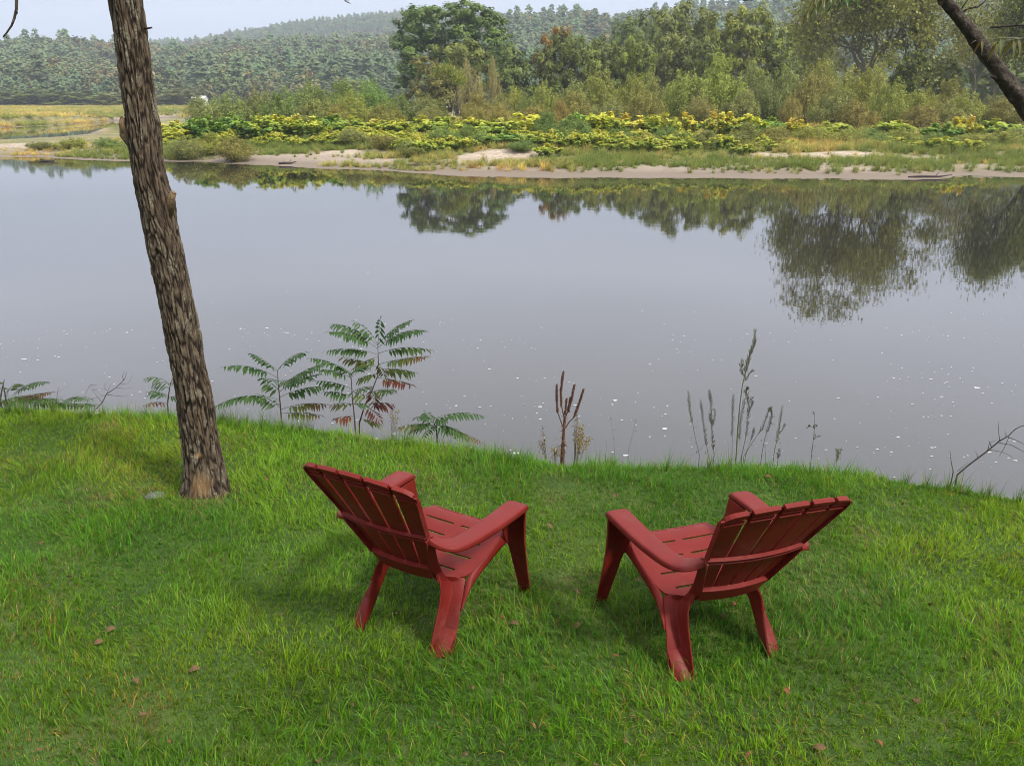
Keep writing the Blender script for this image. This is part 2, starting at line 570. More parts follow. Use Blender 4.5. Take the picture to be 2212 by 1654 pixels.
# places where the weeds come right down to the waterline
GREEN = [(790, 357, 0.3, 6.5, 1.8), (700, 352, 0.35, 3.0, 1.6), (880, 360, 0.3, 3.5, 1.4), (940, 362, 0.25, 2.4, 1.0), (1300, 362, 0.3, 3.0, 1.2), (1150, 357, 0.35, 1.6, .8), (1560, 358, .4, 6, 1.0), (1700, 354, .45, 6, 1.0), (1950, 352, .45, 7, 1.2), (2160, 350, .45, 6, 1.4), (200, 334, .35, 9, 2.5), (60, 330, .35, 6, 2.0), (390, 338, .35, 3.0, 2.0), (520, 318, .7, 4, 2), (1420, 352, .45, 5, 1.6), (1330, 345, .5, 4, 1.6)]
GREENW = [(gnd(a, b, z), w, h) for a, b, z, w, h in GREEN]


def green(x, y):
    m = 0
    for p_, w, h in GREENW:
        q = ((x - p_.x) / w) ** 2 + ((y - p_.y) / h) ** 2
        m = np.maximum(m, 1 - smooth(0.5, 1.3, q))
    return m


def cover(x, y):
    d = y - shore_y(x)
    c = smooth(3, 9, d + (fbm(x * 0.25, y * 0.4, seed=61, oct=4) - 0.5) * 12)
    c = c * smooth(0.5, 4, poly_sdf(x, y, CHP))
    return c * (1 - bare(x, y))


def land_mesh(name, xs_f, ys, mat):
    G = []
    for y in ys: G.append(np.stack([xs_f * max(y, 60.0), np.full_like(xs_f, y)], -1))
    G = np.array(G); X = G[..., 0]; Y = G[..., 1]; Z = land_h(X, Y)
    V = np.stack([X, Y, Z], -1).reshape(-1, 3)
    ny, nx = X.shape
    i = np.arange(nx * ny).reshape(ny, nx)
    F = np.stack([i[:-1, :-1], i[:-1, 1:], i[1:, 1:], i[1:, :-1]], -1).reshape(-1, 4)
    me = mesh_np(name, V, F, mat, smoothed=True)
    a_ = me.attributes.new("cover", 'FLOAT', 'POINT')
    a_.data.foreach_set("value", cover(X, Y).astype(np.float32).ravel())
    o = link(name, me)
    tag(o, kind='structure')
    return o


_f = np.linspace(-1.15, 1.15, 420)
land_mesh("sandbar", _f, np.concatenate([np.arange(38, 85, 0.45), np.geomspace(85, 440, 170)]), m_land)
m_forest_floor = simple_mat("forest_floor", [(0.35, (0.018, 0.028, 0.012)), (0.65, (0.035, 0.045, 0.018))], scale=0.05, rough=0.95)
land_mesh("hills", np.linspace(-1.15, 1.15, 260), np.concatenate([np.arange(440, 900, 8), np.arange(900, 1640, 20), [1700, 1900, 2400]]), m_forest_floor)

# ================================================================== instanced ground cover ("stuff") by geometry nodes


def source_collection(name, meshes):
    c = bpy.data.collections.new(name)
    for k, me in enumerate(meshes):
        o = bpy.data.objects.new("%s_%02d" % (name, k), me)
        c.objects.link(o)
    return c


def scatter(name, P, rotz, scale, idx, coll, label=None, cat=None, tilt=None):
    """one object: points carrying rotation, scale and kind, each turned into an instance of one source mesh"""
    P = np.asarray(P, np.float32); n = len(P)
    me = bpy.data.meshes.new(name)
    me.vertices.add(n); me.vertices.foreach_set("co", P.ravel())
    rot = np.zeros((n, 3), np.float32); rot[:, 2] = rotz
    if tilt is not None: rot[:, :2] = tilt
    sc = np.asarray(scale, np.float32)
    if sc.ndim == 1: sc = np.stack([sc] * 3, 1)
    for nm, ty, arr, key in (("rot", 'FLOAT_VECTOR', rot, "vector"), ("scl", 'FLOAT_VECTOR', sc, "vector")):
        a_ = me.attributes.new(nm, ty, 'POINT'); a_.data.foreach_set(key, arr.ravel())
    a_ = me.attributes.new("idx", 'INT', 'POINT'); a_.data.foreach_set("value", np.asarray(idx, np.int32))
    o = link(name, me)
    g = bpy.data.node_groups.new(name + "_nodes", 'GeometryNodeTree')
    g.interface.new_socket("Geometry", in_out='INPUT', socket_type='NodeSocketGeometry')
    g.interface.new_socket("Geometry", in_out='OUTPUT', socket_type='NodeSocketGeometry')
    gi = g.nodes.new("NodeGroupInput"); go = g.nodes.new("NodeGroupOutput")
    ci = g.nodes.new("GeometryNodeCollectionInfo"); ci.inputs['Collection'].default_value = coll
    ci.inputs['Separate Children'].default_value = True; ci.inputs['Reset Children'].default_value = True
    iop = g.nodes.new("GeometryNodeInstanceOnPoints"); iop.inputs['Pick Instance'].default_value = True

    def named(nm, ty):
        q = g.nodes.new("GeometryNodeInputNamedAttribute"); q.data_type = ty; q.inputs['Name'].default_value = nm
        return [s for s in q.outputs if s.enabled and s.name == 'Attribute'][0]
    g.links.new(gi.outputs[0], iop.inputs['Points'])
    g.links.new(ci.outputs[0], iop.inputs['Instance'])
    g.links.new(named("idx", 'INT'), iop.inputs['Instance Index'])
    e2r = g.nodes.new("FunctionNodeEulerToRotation")
    g.links.new(named("rot", 'FLOAT_VECTOR'), e2r.inputs[0])
    g.links.new(e2r.outputs[0], iop.inputs['Rotation'])
    g.links.new(named("scl", 'FLOAT_VECTOR'), iop.inputs['Scale'])
    g.links.new(iop.outputs[0], go.inputs[0])
    md = o.modifiers.new("scatter", 'NODES'); md.node_group = g
    tag(o, label, cat, kind='stuff')
    return o


def leaf_quads(C, Nrm, size, aspect, rs, fold=0.0):
    """rhombic leaf faces at centres C with normals Nrm"""
    n = len(C)
    Nrm = Nrm / (np.linalg.norm(Nrm, axis=1, keepdims=True) + 1e-9)
    t = rs.normal(size=(n, 3)); t -= (t * Nrm).sum(1, keepdims=True) * Nrm; t /= np.linalg.norm(t, axis=1, keepdims=True) + 1e-9
    b = np.cross(Nrm, t)
    s = (np.asarray(size) * np.ones(n))[:, None]; a = (np.asarray(aspect) * np.ones(n))[:, None]
    V = np.stack([C - t * s, C - b * s * a + t * s * 0.1, C + t * s, C + b * s * a + t * s * 0.1], 1).reshape(-1, 3)
    F = np.arange(n * 4).reshape(n, 4)
    return V, F


def conifer_mesh(name, seed, mat):
    rs = np.random.default_rng(seed)
    V = []; F = []; T = []; nv = 0
    lv = 15
    for i in range(lv):
        h = 0.16 + 0.84 * i / lv
        R = (0.33 * (1 - h) ** 0.5 + 0.03) * rs.uniform(0.8, 1.2)
        for j in range(7):
            if rs.random() < 0.13: continue
            a = rs.uniform(0, 2 * math.pi); r = R * rs.uniform(0.6, 1.2)
            ca, sa = math.cos(a), math.sin(a)
            z0 = h + rs.uniform(-.02, .02); zt = z0 - 0.02 + rs.uniform(-.02, .045)
            w = r * 0.42
            V += [(0, 0, z0 + .03), (ca * r * .6 - sa * w, sa * r * .6 + ca * w, zt - .02), (ca * r, sa * r, zt), (ca * r * .6 + sa * w, sa * r * .6 - ca * w, zt - .02), (ca * r * .55, sa * r * .55, zt + .045)]
            F += [(nv, nv + 1, nv + 4), (nv + 1, nv + 2, nv + 4), (nv + 2, nv + 3, nv + 4), (nv + 3, nv, nv + 4)]
            T += [rs.uniform(.35, .6)] * 5; nv += 5
    V += [(-.012, -.01, 0), (.012, -.01, 0), (0, .012, 0), (0, 0, 1)]
    F += [(nv, nv + 1, nv + 3), (nv + 1, nv + 2, nv + 3), (nv + 2, nv, nv + 3)]; T += [0.0] * 4
    return mesh_np(name, V, np.array(F), mat, tint=np.array(T))


def lobes_mesh(name, seed, mat, lobes, n, leaf, aspect=0.7, clus=14, tint_base=0.5, spread=0.30, bottom_open=0.0):
    """crown: leaf faces gathered in clusters on ellipsoid lobes (cx,cy,cz,rx,ry,rz)"""
    rs = np.random.default_rng(seed)
    lobes = np.array(lobes, float)
    vol = (lobes[:, 3] * lobes[:, 4] * lobes[:, 5]) ** 0.67; vol /= vol.sum()
    CC = []; NN = []; TT = []
    for lb, w in zip(lobes, vol):
        k = max(3, int(clus * w * len(lobes)))
        d = rs.normal(size=(k, 3)); d[:, 2] = d[:, 2] + 0.25; d /= np.linalg.norm(d, axis=1, keepdims=True)
        rad = rs.uniform(0.62, 1.0, (k, 1))
        cc = lb[:3] + d * rad * lb[3:]
        m = int(n * w / k)
        tb = np.clip(tint_base + rs.normal(0, .13, k), 0.02, .98)
        for c, dd, t in zip(cc, d, tb):
            r = rs.uniform(.7, 1.3) * spread * lb[3:].mean()
            q = rs.normal(size=(m, 3)); q /= np.linalg.norm(q, axis=1, keepdims=True)
            q *= rs.uniform(0.3, 1.0, (m, 1))
            CC.append(c + q * r * np.array([1, 1, .75])); NN.append(q * .8 + dd * .5 + np.array([0, 0, .55]) + rs.normal(0, .22, (m, 3)))
            TT.append(np.clip(t + rs.normal(0, .10, m), 0, 1))
    C = np.concatenate(CC); Nn = np.concatenate(NN); T = np.concatenate(TT)
    V, F = leaf_quads(C, Nn, leaf * rs.uniform(.6, 1.4, len(C)), aspect, rs)
    return mesh_np(name, V, F, mat, tint=np.repeat(T, 4))


m_conifer = foliage_mat("pine_needles", [(0.0, (0.040, 0.070, 0.030)), (0.5, (0.085, 0.132, 0.050)), (1.0, (0.150, 0.190, 0.070))], trans=0.12, jitter=0.28)
m_broad = foliage_mat("hill_leaves", [(0.0, (0.070, 0.098, 0.032)), (0.5, (0.125, 0.160, 0.052)), (0.8, (0.19, 0.20, 0.066)), (1.0, (0.33, 0.21, 0.080))], trans=0.25, jitter=0.28)
src = []
for k in range(4): src.append(conifer_mesh("hill_pine_%d" % k, 100 + k, m_conifer))
for k in range(5):
    rs = np.random.default_rng(200 + k)
    lb = [(rs.uniform(-.22, .22), rs.uniform(-.22, .22), rs.uniform(.40, .76), rs.uniform(.22, .34), rs.uniform(.22, .34), rs.uniform(.16, .26)) for _ in range(7)]
    src.append(lobes_mesh("hill_broadleaf_%d" % k, 300 + k, m_broad, lb, 700, .050, clus=5, tint_base=[.45, .5, .6, .35, .72][k]))
hill_col = source_collection("hill_tree", src)

# forest on the two hills
PP = []; II = []; SS = []; RR = []


def hill_fill(n, y0, y1, f0, f1, h0, h1, con, seed):
    rs = np.random.default_rng(seed)
    y = np.sqrt(rs.uniform(y0 ** 2, y1 ** 2, n)); x = rs.uniform(f0, f1, n) * y
    z = land_h(x, y)
    cn = fbm(x * 0.012, y * 0.012, seed=71, oct=3)
    isc = rs.random(n) < np.clip(con + (cn - .5) * 5.0, .02, .92)
    idx = np.where(isc, rs.integers(0, 4, n), rs.integers(4, 9, n))
    s = (h0 + (h1 - h0) * rs.random(n) ** 1.4) * np.where(isc, 1.12, .92)
    PP.append(np.stack([x, y, z - .4], 1)); II.append(idx); SS.append(np.stack([s * np.where(isc, .9, 1.0), s * np.where(isc, .9, 1.0), s], 1)); RR.append(rs.uniform(0, 6.28, n))


hill_fill(6200, YB0 + 2, YB1 + 25, -0.78, 0.78, 10, 25, .20, 1)
hill_fill(1500, YB0 - 8, YB0 + 35, -0.78, 0.78, 8, 15, .30, 3)
hill_fill(5200, 1250, YA1 + 25, -0.78, 0.10, 11, 19, .18, 2)
scatter("hillside_forest", np.concatenate(PP), np.concatenate(RR), np.concatenate(SS), np.concatenate(II), hill_col,
        "hazy mixed pine and broadleaf forest covering the hills beyond the river", "forest")

# ================================================================== THE TWO RED CHAIRS
m_red, nt, out = new_mat("red_moulded_resin")
L = nt.links.new
tc = N(nt, "ShaderNodeTexCoord"); geo = N(nt, "ShaderNodeNewGeometry"); sepn = N(nt, "ShaderNodeSeparateXYZ")
nz = N(nt, "ShaderNodeTexNoise"); nz.inputs['Scale'].default_value = 9; nz.inputs['Detail'].default_value = 9; nz.inputs['Roughness'].default_value = 0.65
nf = N(nt, "ShaderNodeTexNoise"); nf.inputs['Scale'].default_value = 90; nf.inputs['Detail'].default_value = 3
L(tc.outputs['Object'], nz.inputs['Vector']); L(tc.outputs['Object'], nf.inputs['Vector'])
r1 = ramp(nt, [(0.3, (0.092, 0.0080, 0.006)), (0.5, (0.113, 0.0100, 0.0075)), (0.72, (0.140, 0.016, 0.012))])
L(nz.outputs['Fac'], r1.inputs[0])
# surfaces that have faced the sky for years are chalky
L(geo.outputs['True Normal'], sepn.inputs[0])
ab = N(nt, "ShaderNodeMath", operation='ABSOLUTE'); L(sepn.outputs['Z'], ab.inputs[0])
fr = N(nt, "ShaderNodeMapRange"); fr.inputs['From Min'].default_value = 0.55; fr.inputs['From Max'].default_value = 0.98; fr.inputs['To Max'].default_value = 0.5
L(ab.outputs[0], fr.inputs['Value'])
mx = N(nt, "ShaderNodeMix", data_type='RGBA'); mx.inputs[7].default_value = (0.168, 0.023, 0.020, 1)
L(fr.outputs[0], mx.inputs[0]); L(r1.outputs[0], mx.inputs[6])
# specks of dirt
sp = N(nt, "ShaderNodeMapRange"); sp.inputs['From Min'].default_value = 0.70; sp.inputs['From Max'].default_value = 0.78; sp.inputs['To Max'].default_value = 0.55
L(nf.outputs['Fac'], sp.inputs['Value'])
mx2 = N(nt, "ShaderNodeMix", data_type='RGBA'); mx2.inputs[7].default_value = (0.06, 0.045, 0.02, 1)
L(sp.outputs[0], mx2.inputs[0]); L(mx.outputs[2], mx2.inputs[6])
p = N(nt, "ShaderNodeBsdfPrincipled"); p.inputs['Specular IOR Level'].default_value = 0.12
rr = N(nt, "ShaderNodeMapRange"); rr.inputs['To Min'].default_value = 0.30; rr.inputs['To Max'].default_value = 0.62
L(nz.outputs['Fac'], rr.inputs['Value']); L(rr.outputs[0], p.inputs['Roughness'])
bp = N(nt, "ShaderNodeBump"); bp.inputs['Strength'].default_value = 0.12; bp.inputs['Distance'].default_value = 0.002
L(nf.outputs['Fac'], bp.inputs['Height']); L(bp.outputs[0], p.inputs['Normal'])
# a thin film of dust and dried rain marks
nd = N(nt, "ShaderNodeTexNoise"); nd.inputs['Scale'].default_value = 3.3; nd.inputs['Detail'].default_value = 10; nd.inputs['Roughness'].default_value = 0.72
L(tc.outputs['Object'], nd.inputs['Vector'])
dm = N(nt, "ShaderNodeMapRange"); dm.inputs['From Min'].default_value = 0.52; dm.inputs['From Max'].default_value = 0.68; dm.inputs['To Max'].default_value = 0.11
L(nd.outputs['Fac'], dm.inputs['Value'])
mx3 = N(nt, "ShaderNodeMix", data_type='RGBA'); mx3.inputs[7].default_value = (0.30, 0.22, 0.17, 1)
L(dm.outputs[0], mx3.inputs[0]); L(mx2.outputs[2], mx3.inputs[6])
L(mx3.outputs[2], p.inputs['Base Color']); L(p.outputs[0], out.inputs[0])


def finish(o, thick=None, bevel=0.0025, offset=0.0, sub=0):
    if sub:
        s = o.modifiers.new("sub", 'SUBSURF'); s.levels = sub; s.render_levels = sub; s.boundary_smooth = 'PRESERVE_CORNERS'
    if thick:
        s = o.modifiers.new("shell", 'SOLIDIFY'); s.thickness = thick; s.offset = offset; s.use_even_offset = False
    if bevel:
        b = o.modifiers.new("bevel", 'BEVEL'); b.width = bevel; b.segments = 2; b.limit_method = 'ANGLE'; b.angle_limit = math.radians(40)
        b.harden_normals = False
    return o


ZE = [.30, .403, .612, .897]; XE = [.145, .167, .229, .302]; YE = [-.113, -.168, -.272, -.435]


def back_pt(q, t, o):
    """q -1..1 across, t 0..1 up the rear face, o behind that face"""
    z = .30 + .597 * t
    x = np.interp(z, ZE, XE) * q
    cv = 1 - q * q
    y = np.interp(z, ZE, YE) - cv * (.016 + .022 * t)
    z = z + .034 * cv * max(0, t - .55) / .45
    return (x, y - o * .86, z - o * .51)


def tz(z): return (z - .30) / .597


def patch(mb, q0, q1, t0, t1, o0, o1, nq=4, ntt=8, top=None):
    """closed warped slab"""
    idx = {}
    V = []
    qs = np.linspace(q0, q1, nq + 1)
    for k, o in enumerate((o0, o1)):
        for i in range(ntt + 1):
            for j, q in enumerate(qs):
                te = t1 if top is None else min(t1, top(q))
                t = t0 + (te - t0) * i / ntt
                idx[k, i, j] = len(V); V.append(back_pt(q, t, o))
    F = []
    for i in range(ntt):
        for j in range(nq):
            F.append((idx[0, i, j], idx[0, i + 1, j], idx[0, i + 1, j + 1], idx[0, i, j + 1]))
            F.append((idx[1, i, j], idx[1, i, j + 1], idx[1, i + 1, j + 1], idx[1, i + 1, j]))
        F.append((idx[0, i, 0], idx[1, i, 0], idx[1, i + 1, 0], idx[0, i + 1, 0]))
        F.append((idx[0, i, nq], idx[0, i + 1, nq], idx[1, i + 1, nq], idx[1, i, nq]))
    for j in range(nq):
        F.append((idx[0, 0, j], idx[0, 0, j + 1], idx[1, 0, j + 1], idx[1, 0, j]))
        F.append((idx[0, ntt, j], idx[1, ntt, j], idx[1, ntt, j + 1], idx[0, ntt, j + 1]))
    mb.add(V, F)


QG = [-1.0, -.63, -.21, .21, .63, 1.0]


def top_fn(q):
    a = abs(q)
    return 1.0 if a < .82 else 1.0 - .075 * (1 - math.sqrt(max(0, 1 - ((a - .82) / .18) ** 2)))


SEAT_Y = [-.125, -.037, .02, .10, .185, .27, .30, .34, .358, .372, .384, .388]
SEAT_Z = [.238, .256, .277, .302, .329, .354, .360, .3625, .361, .355, .342, .320]


def seat_z(y): return float(np.interp(y, SEAT_Y, SEAT_Z))


def seat_hw(y): return float(np.interp(y, [-.125, -.037, -.02, .0, .03, .12, .235, .27, .302, .33, .358, .388], [.146, .160, .190, .222, .240, .251, .258, .253, .236, .218, .208, .204]))


def make_chair(name, label):
    t = empty(name, (0, 0, 0), label, "chair", "red adirondack chairs on the lawn")
    # seat with its two columns of slots
    rows = [(-.038, 0), (-.034, 0), (-.02, 0), (0, 0), (.012, 0), (.021, 1), (.05, 0), (.0935, 0), (.1025, 1), (.14, 0), (.1795, 0), (.1885, 1), (.225, 0), (.262, 0), (.271, 1), (.302, 0), (.33, 0), (.3535, 0), (.3595, 1), (.372, 0), (.384, 0), (.388, 0)]
    ys = [r[0] for r in rows]
    V = []; F = []
    for y in ys:
        hw = seat_hw(y)
        xo = .186 if y > .05 else .152
        xs = [-hw, -min(xo, hw - .004), -.10, -.022, 0, .022, .10, min(xo, hw - .004), hw]
        for x in xs: V.append((x, y, seat_z(y) - .006 * (1 - (x / hw) ** 2)))
    nx = 9
    for i in range(len(ys) - 1):
        hole = rows[i + 1][1] == 1
        for j in range(nx - 1):
            if hole and j in (1, 2, 5, 6): continue
            F.append((i * nx + j, i * nx + j + 1, (i + 1) * nx + j + 1, (i + 1) * nx + j))
    mb = MB(); mb.add(V, F)
    finish(mb.build("seat", m_red, t), .008, .0012, -1)
    # seat lip apron at the front
    mb = MB()
    xs = np.linspace(-.204, .204, 9)
    mb.grid([[(x, .3885, .3205 - .001) for x in xs], [(x, .3885, .285 + .02 * (x / .2) ** 2) for x in xs]])
    finish(mb.build("front_apron", m_red, t), .005, 0)
    # five back slats: a face with a raised rim behind
    for k in range(5):
        a, b = QG[k] + (.0 if k == 0 else .032), QG[k + 1] - (.0 if k == 4 else .032)
        mb = MB()
        patch(mb, a, b, tz(.372), 1.0, -.002, .010, 6, 14, top_fn)
        w = .020
        if k in (0, 4):
            patch(mb, a if k == 0 else b - .03, a + .03 if k == 0 else b, tz(.372), .985, .0096, .022, 1, 14, lambda q: top_fn(q) - .006)
        if False:
            wo = .030
            patch(mb, a, a + (wo if k == 0 else w), tz(.372), .985, .0036, .024, 1, 14, lambda q: top_fn(q) - .006)
            patch(mb, b - (wo if k == 4 else w), b, tz(.372), .985, .0036, .024, 1, 14, lambda q: top_fn(q) - .006)
        patch(mb, a, b, .975, 1.0, .0096, .018, 6, 1, top_fn)
        patch(mb, a + .004, b - .004, .938, .946, .0096, .015, 6, 1)
        patch(mb, a + .004, b - .004, .905, .915, .0096, .016, 6, 1)
        finish(mb.build("slat", m_red, t, smoothed=False), None, .0015)
    # top bridge behind the slats
    mb = MB()
    patch(mb, -.90, .90, .915, .982, -.0015, .0035, 20, 2)
    mb.build("top_bridge", m_red, t, smoothed=False)
    # middle rail: a channel with two lips
    mb = MB()
    patch(mb, -1.0, 1.0, tz(.604), tz(.628), .0105, .018, 24, 1)
    patch(mb, -1.0, 1.0, tz(.6235), tz(.628), .0175, .028, 24, 1)
    patch(mb, -1.0, 1.0, tz(.604), tz(.6085), .0175, .028, 24, 1)
    finish(mb.build("middle_rail", m_red, t, smoothed=False), None, .0015)
    # lower rail: shelf and hanging plate
    mb = MB()
    patch(mb, -1.0, 1.0, tz(.400), tz(.406), -.002, .030, 24, 1)
    for sg in (-1, 1):
        patch(mb, min(sg * 1.0, sg * .66), max(sg * 1.0, sg * .66), .0, tz(.345), -.001, .008, 6, 1, (lambda q: tz(.345)))
    patch(mb, -1.0, 1.0, tz(.352), tz(.400), .024, .030, 24, 2)
    patch(mb, -1.0, 1.0, tz(.335), tz(.375), -.002, .010, 24, 2)
    patch(mb, -1.0, 1.0, tz(.330), tz(.352), .024, .030, 24, 2)
    finish(mb.build("lower_rail", m_red, t, smoothed=False), None, .0015)
    for s in (-1, 1):
        X = lambda P: [(s * a, b, c) for a, b, c in P]
        # armrest: top surface with turned-down edges, bending in to the back
        outer = [(.377, .306, .536), (.385, .293, .543), (.384, .20, .545), (.377, .05, .547), (.362, -.08, .550), (.349, -.165, .553), (.336, -.208, .556), (.315, -.238, .560), (.288, -.256, .567), (.258, -.266, .580), (.236, -.272, .594), (.224, -.277, .603)]
        inner = [(.283, .305, .537), (.277, .292, .5435), (.279, .20, .546), (.277, .05, .548), (.270, -.07, .551), (.262, -.130, .554), (.256, -.158, .557), (.249, -.178, .561), (.240, -.196, .568), (.231, -.222, .581), (.224, -.240, .595), (.219, -.252, .603)]
        drop = [.020, .024, .024, .024, .024, .022, .019, .018, .018, .022, .028, .034]
        G = []
        for (ox, oy, oz), (ix, iy, iz), d in zip(outer, inner, drop):
            o_ = Vector((ox, oy, oz)); i_ = Vector((ix, iy, iz)); c = (i_ - o_).normalized()
            G.append([o_ + Vector((0, 0, -d)) - c * .002, o_ + Vector((0, 0, -.008)), o_ + c * .003 + Vector((0, 0, -.002)), o_ + c * .010, (o_ + i_) / 2 + Vector((0, 0, .0015)), i_ - c * .010, i_ - c * .003 + Vector((0, 0, -.002)), i_ + Vector((0, 0, -.008)), i_ + Vector((0, 0, -d * .8)) + c * .002])
        first = [(v + Vector((0, .004, -.016)) if 1 < k < 7 else v + Vector((0, .003, -.002))) for k, v in enumerate(G[0])]
        G = [first] + G
        G = [[(s * v.x, v.y, v.z) for v in r_] for r_ in G]
        mb = MB(); mb.grid(G)
        finish(mb.build("armrest", m_red, t), .006, 0, 0, 1)
        # front leg: a channel, its inner flange spreading into a gusset under the arm
        lv = [(.520, .275, .376, .298, .165, .020), (.485, .2745, .372, .302, .125, .022), (.45, .2735, .368, .307, .088, .024), (.42, .273, .365, .312, .064, .024), (.385, .272, .362, .317, .058, .024), (.35, .271, .359, .322, .050, .024), (.315, .271, .357, .328, .038, .022),
              (.29, .272, .356, .333, .022, .020), (.22, .278, .355, .345, .014, .018), (.15, .286, .355, .357, .013, .016), (.08, .297, .357, .369, .012, .014), (-.02, .310, .360, .384, .012, .012)]
        G = []
        for z, xi, xo, yp, fi, fo in lv:
            G.append([(s * (xi - .002), yp - fi, z), (s * (xi - .001), yp - fi * .5, z), (s * xi, yp - .006, z), (s * (xi + .008), yp, z), (s * (xi * .5 + xo * .5), yp + .002, z), (s * (xo - .008), yp, z), (s * xo, yp - .006, z), (s * (xo + .002), yp - fo, z)])
        mb = MB(); mb.grid(G)
        finish(mb.build("front_leg", m_red, t), .006, .001)
        # side skirt under the seat edge, arching from the front leg to the rear leg
        St = [(.222, .325, .360), (.237, .302, .3605), (.258, .235, .3435), (.252, .12, .3085), (.241, .03, .2805), (.228, .0, .262), (.241, -.048, .200), (.255, -.096, .150)]
        Sb = [(.268, .345, .292), (.267, .315, .306), (.265, .27, .311), (.262, .13, .276), (.258, .03, .247), (.262, -.030, .222), (.263, -.066, .180), (.259, -.098, .146)]
        A = []
        for a_, b_ in zip(St, Sb):
            a_ = Vector(a_); b_ = Vector(b_); m_ = (a_ + b_) / 2 + Vector((.004, 0, .004))
            A.append([(s * v.x, v.y, v.z) for v in (a_, a_ + (m_ - a_) * .35 + Vector((.002, 0, .001)), m_, b_)])
        mb = MB(); mb.grid(A)
        finish(mb.build("side_skirt", m_red, t), .005, 0, 0, 1)
        # rear leg: inner and outer flange meeting in a valley, with a sloped foot pad
        I_ = [(.150, -.122, .335), (.167, -.130, .305), (.186, -.148, .258), (.190, -.168, .20), (.190, -.190, .15), (.190, -.218, .09), (.191, -.245, .03), (.194, -.262, -.02)]
        C_ = [(.150, -.090, .298), (.154, -.064, .270), (.165, -.044, .247), (.186, -.066, .20), (.190, -.100, .15), (.193, -.142, .09), (.200, -.185, .03), (.206, -.215, -.02)]
        O_ = [(.200, .000, .262), (.212, .006, .257), (.224, .000, .244), (.240, -.050, .20), (.254, -.098, .148), (.268, -.140, .09), (.277, -.180, .03), (.287, -.215, -.02)]
        G = []
        for i_, c_, o_ in zip(I_, C_, O_):
            i_ = Vector(i_); c_ = Vector(c_); o_ = Vector(o_)
            r_ = [i_ + Vector((.005, -.001, 0)), i_ + Vector((-.001, .003, 0)), i_.lerp(c_, .4), i_.lerp(c_, .88), c_ + (o_ - c_) * .08, o_.lerp(c_, .82), o_.lerp(c_, .4), o_]
            G.append([(s * v.x, v.y, v.z) for v in r_])
        mb = MB(); mb.grid(G)
        pad = [[(.194, -.150, .082), (.232, -.150, .080), (.268, -.146, .080)], [(.194, -.200, .040), (.232, -.202, .040), (.270, -.188, .040)], [(.195, -.248, .002), (.230, -.246, .0), (.268, -.224, .0)], [(.198, -.262, -.02), (.232, -.258, -.02), (.272, -.238, -.02)]]
        mb.grid([[(s * a_, b_, c_) for a_, b_, c_ in r_] for r_ in pad])
        finish(mb.build("rear_leg", m_red, t), .006, .001, 0)
        # stile: the side of the back running down into the rear leg
        R = [(.2285, -.271, .612), (.214, -.243, .555), (.190, -.205, .48), (.167, -.166, .403), (.152, -.126, .335), (.166, -.130, .300)]
        Fq = [(.230, -.252, .604), (.215, -.224, .548), (.190, -.180, .473), (.170, -.138, .397), (.158, -.092, .318), (.158, -.045, .256)]
        G = []
        for a_, b_ in zip(R, Fq):
            a_ = Vector(a_); b_ = Vector(b_)
            back = a_ + Vector((0, -.030, -.018)) * (1 if a_.z > .35 else .4)
            G.append([(s * v.x, v.y, v.z) for v in (back, a_ + Vector((.002, 0, 0)), a_.lerp(b_, .5) + Vector((.003, 0, 0)), b_)])
        mb = MB(); mb.grid(G)
        finish(mb.build("side_stile", m_red, t), .007, .001)
    return t


def copy_tree(o, parent=None):
    c = o.copy(); COL.objects.link(c)
    if parent is not None: c.parent = parent
    for ch in list(o.children): copy_tree(ch, c)
    return c


ch1 = make_chair("adirondack_chair", "left one of the two red adirondack chairs, nearer the leaning tree trunk")
ch2 = copy_tree(ch1)
ch2['label'] = "right one of the two red adirondack chairs, its legs nearer the picture's bottom"


def place(o, X, Y, yaw, tx, ty):
    M = Matrix.Rotation(math.radians(tx), 3, 'X') @ Matrix.Rotation(math.radians(ty), 3, 'Y') @ Matrix.Rotation(math.radians(yaw), 3, 'Z')
    o.rotation_euler = M.to_euler()
    o.location = (X, Y, LAWN_Z)


place(ch1, -0.4065, 3.2853, -30.121, -.72, .01)
place(ch2, 0.8756, 3.1128, 19.194, .30, 1.80)

# ================================================================== LAWN GRASS: every blade is a bent ribbon
m_grass, nt, out = new_mat("grass_blades")
L = nt.links.new
att = N(nt, "ShaderNodeAttribute", attribute_name="tint")
p = N(nt, "ShaderNodeBsdfPrincipled"); p.inputs['Roughness'].default_value = 0.45; p.inputs['Specular IOR Level'].default_value = 0.22
tr = N(nt, "ShaderNodeBsdfTranslucent"); mix = N(nt, "ShaderNodeMixShader"); mix.inputs[0].default_value = 0.38
L(att.outputs['Color'], p.inputs['Base Color']); L(att.outputs['Color'], tr.inputs['Color'])
L(p.outputs[0], mix.inputs[1]); L(tr.outputs[0], mix.inputs[2]); L(mix.outputs[0], out.inputs[0])

FEET = []
for (o, cx_, cy_, yw) in ((ch1, -0.4065, 3.2853, -30.121), (ch2, 0.8756, 3.1128, 19.194)):
    c_, s_ = math.cos(math.radians(yw)), math.sin(math.radians(yw))
    for fx, fy in ((.23, -.22), (-.23, -.22), (.335, .375), (-.335, .375)):
        FEET.append((cx_ + c_ * fx - s_ * fy, cy_ + s_ * fx + c_ * fy))

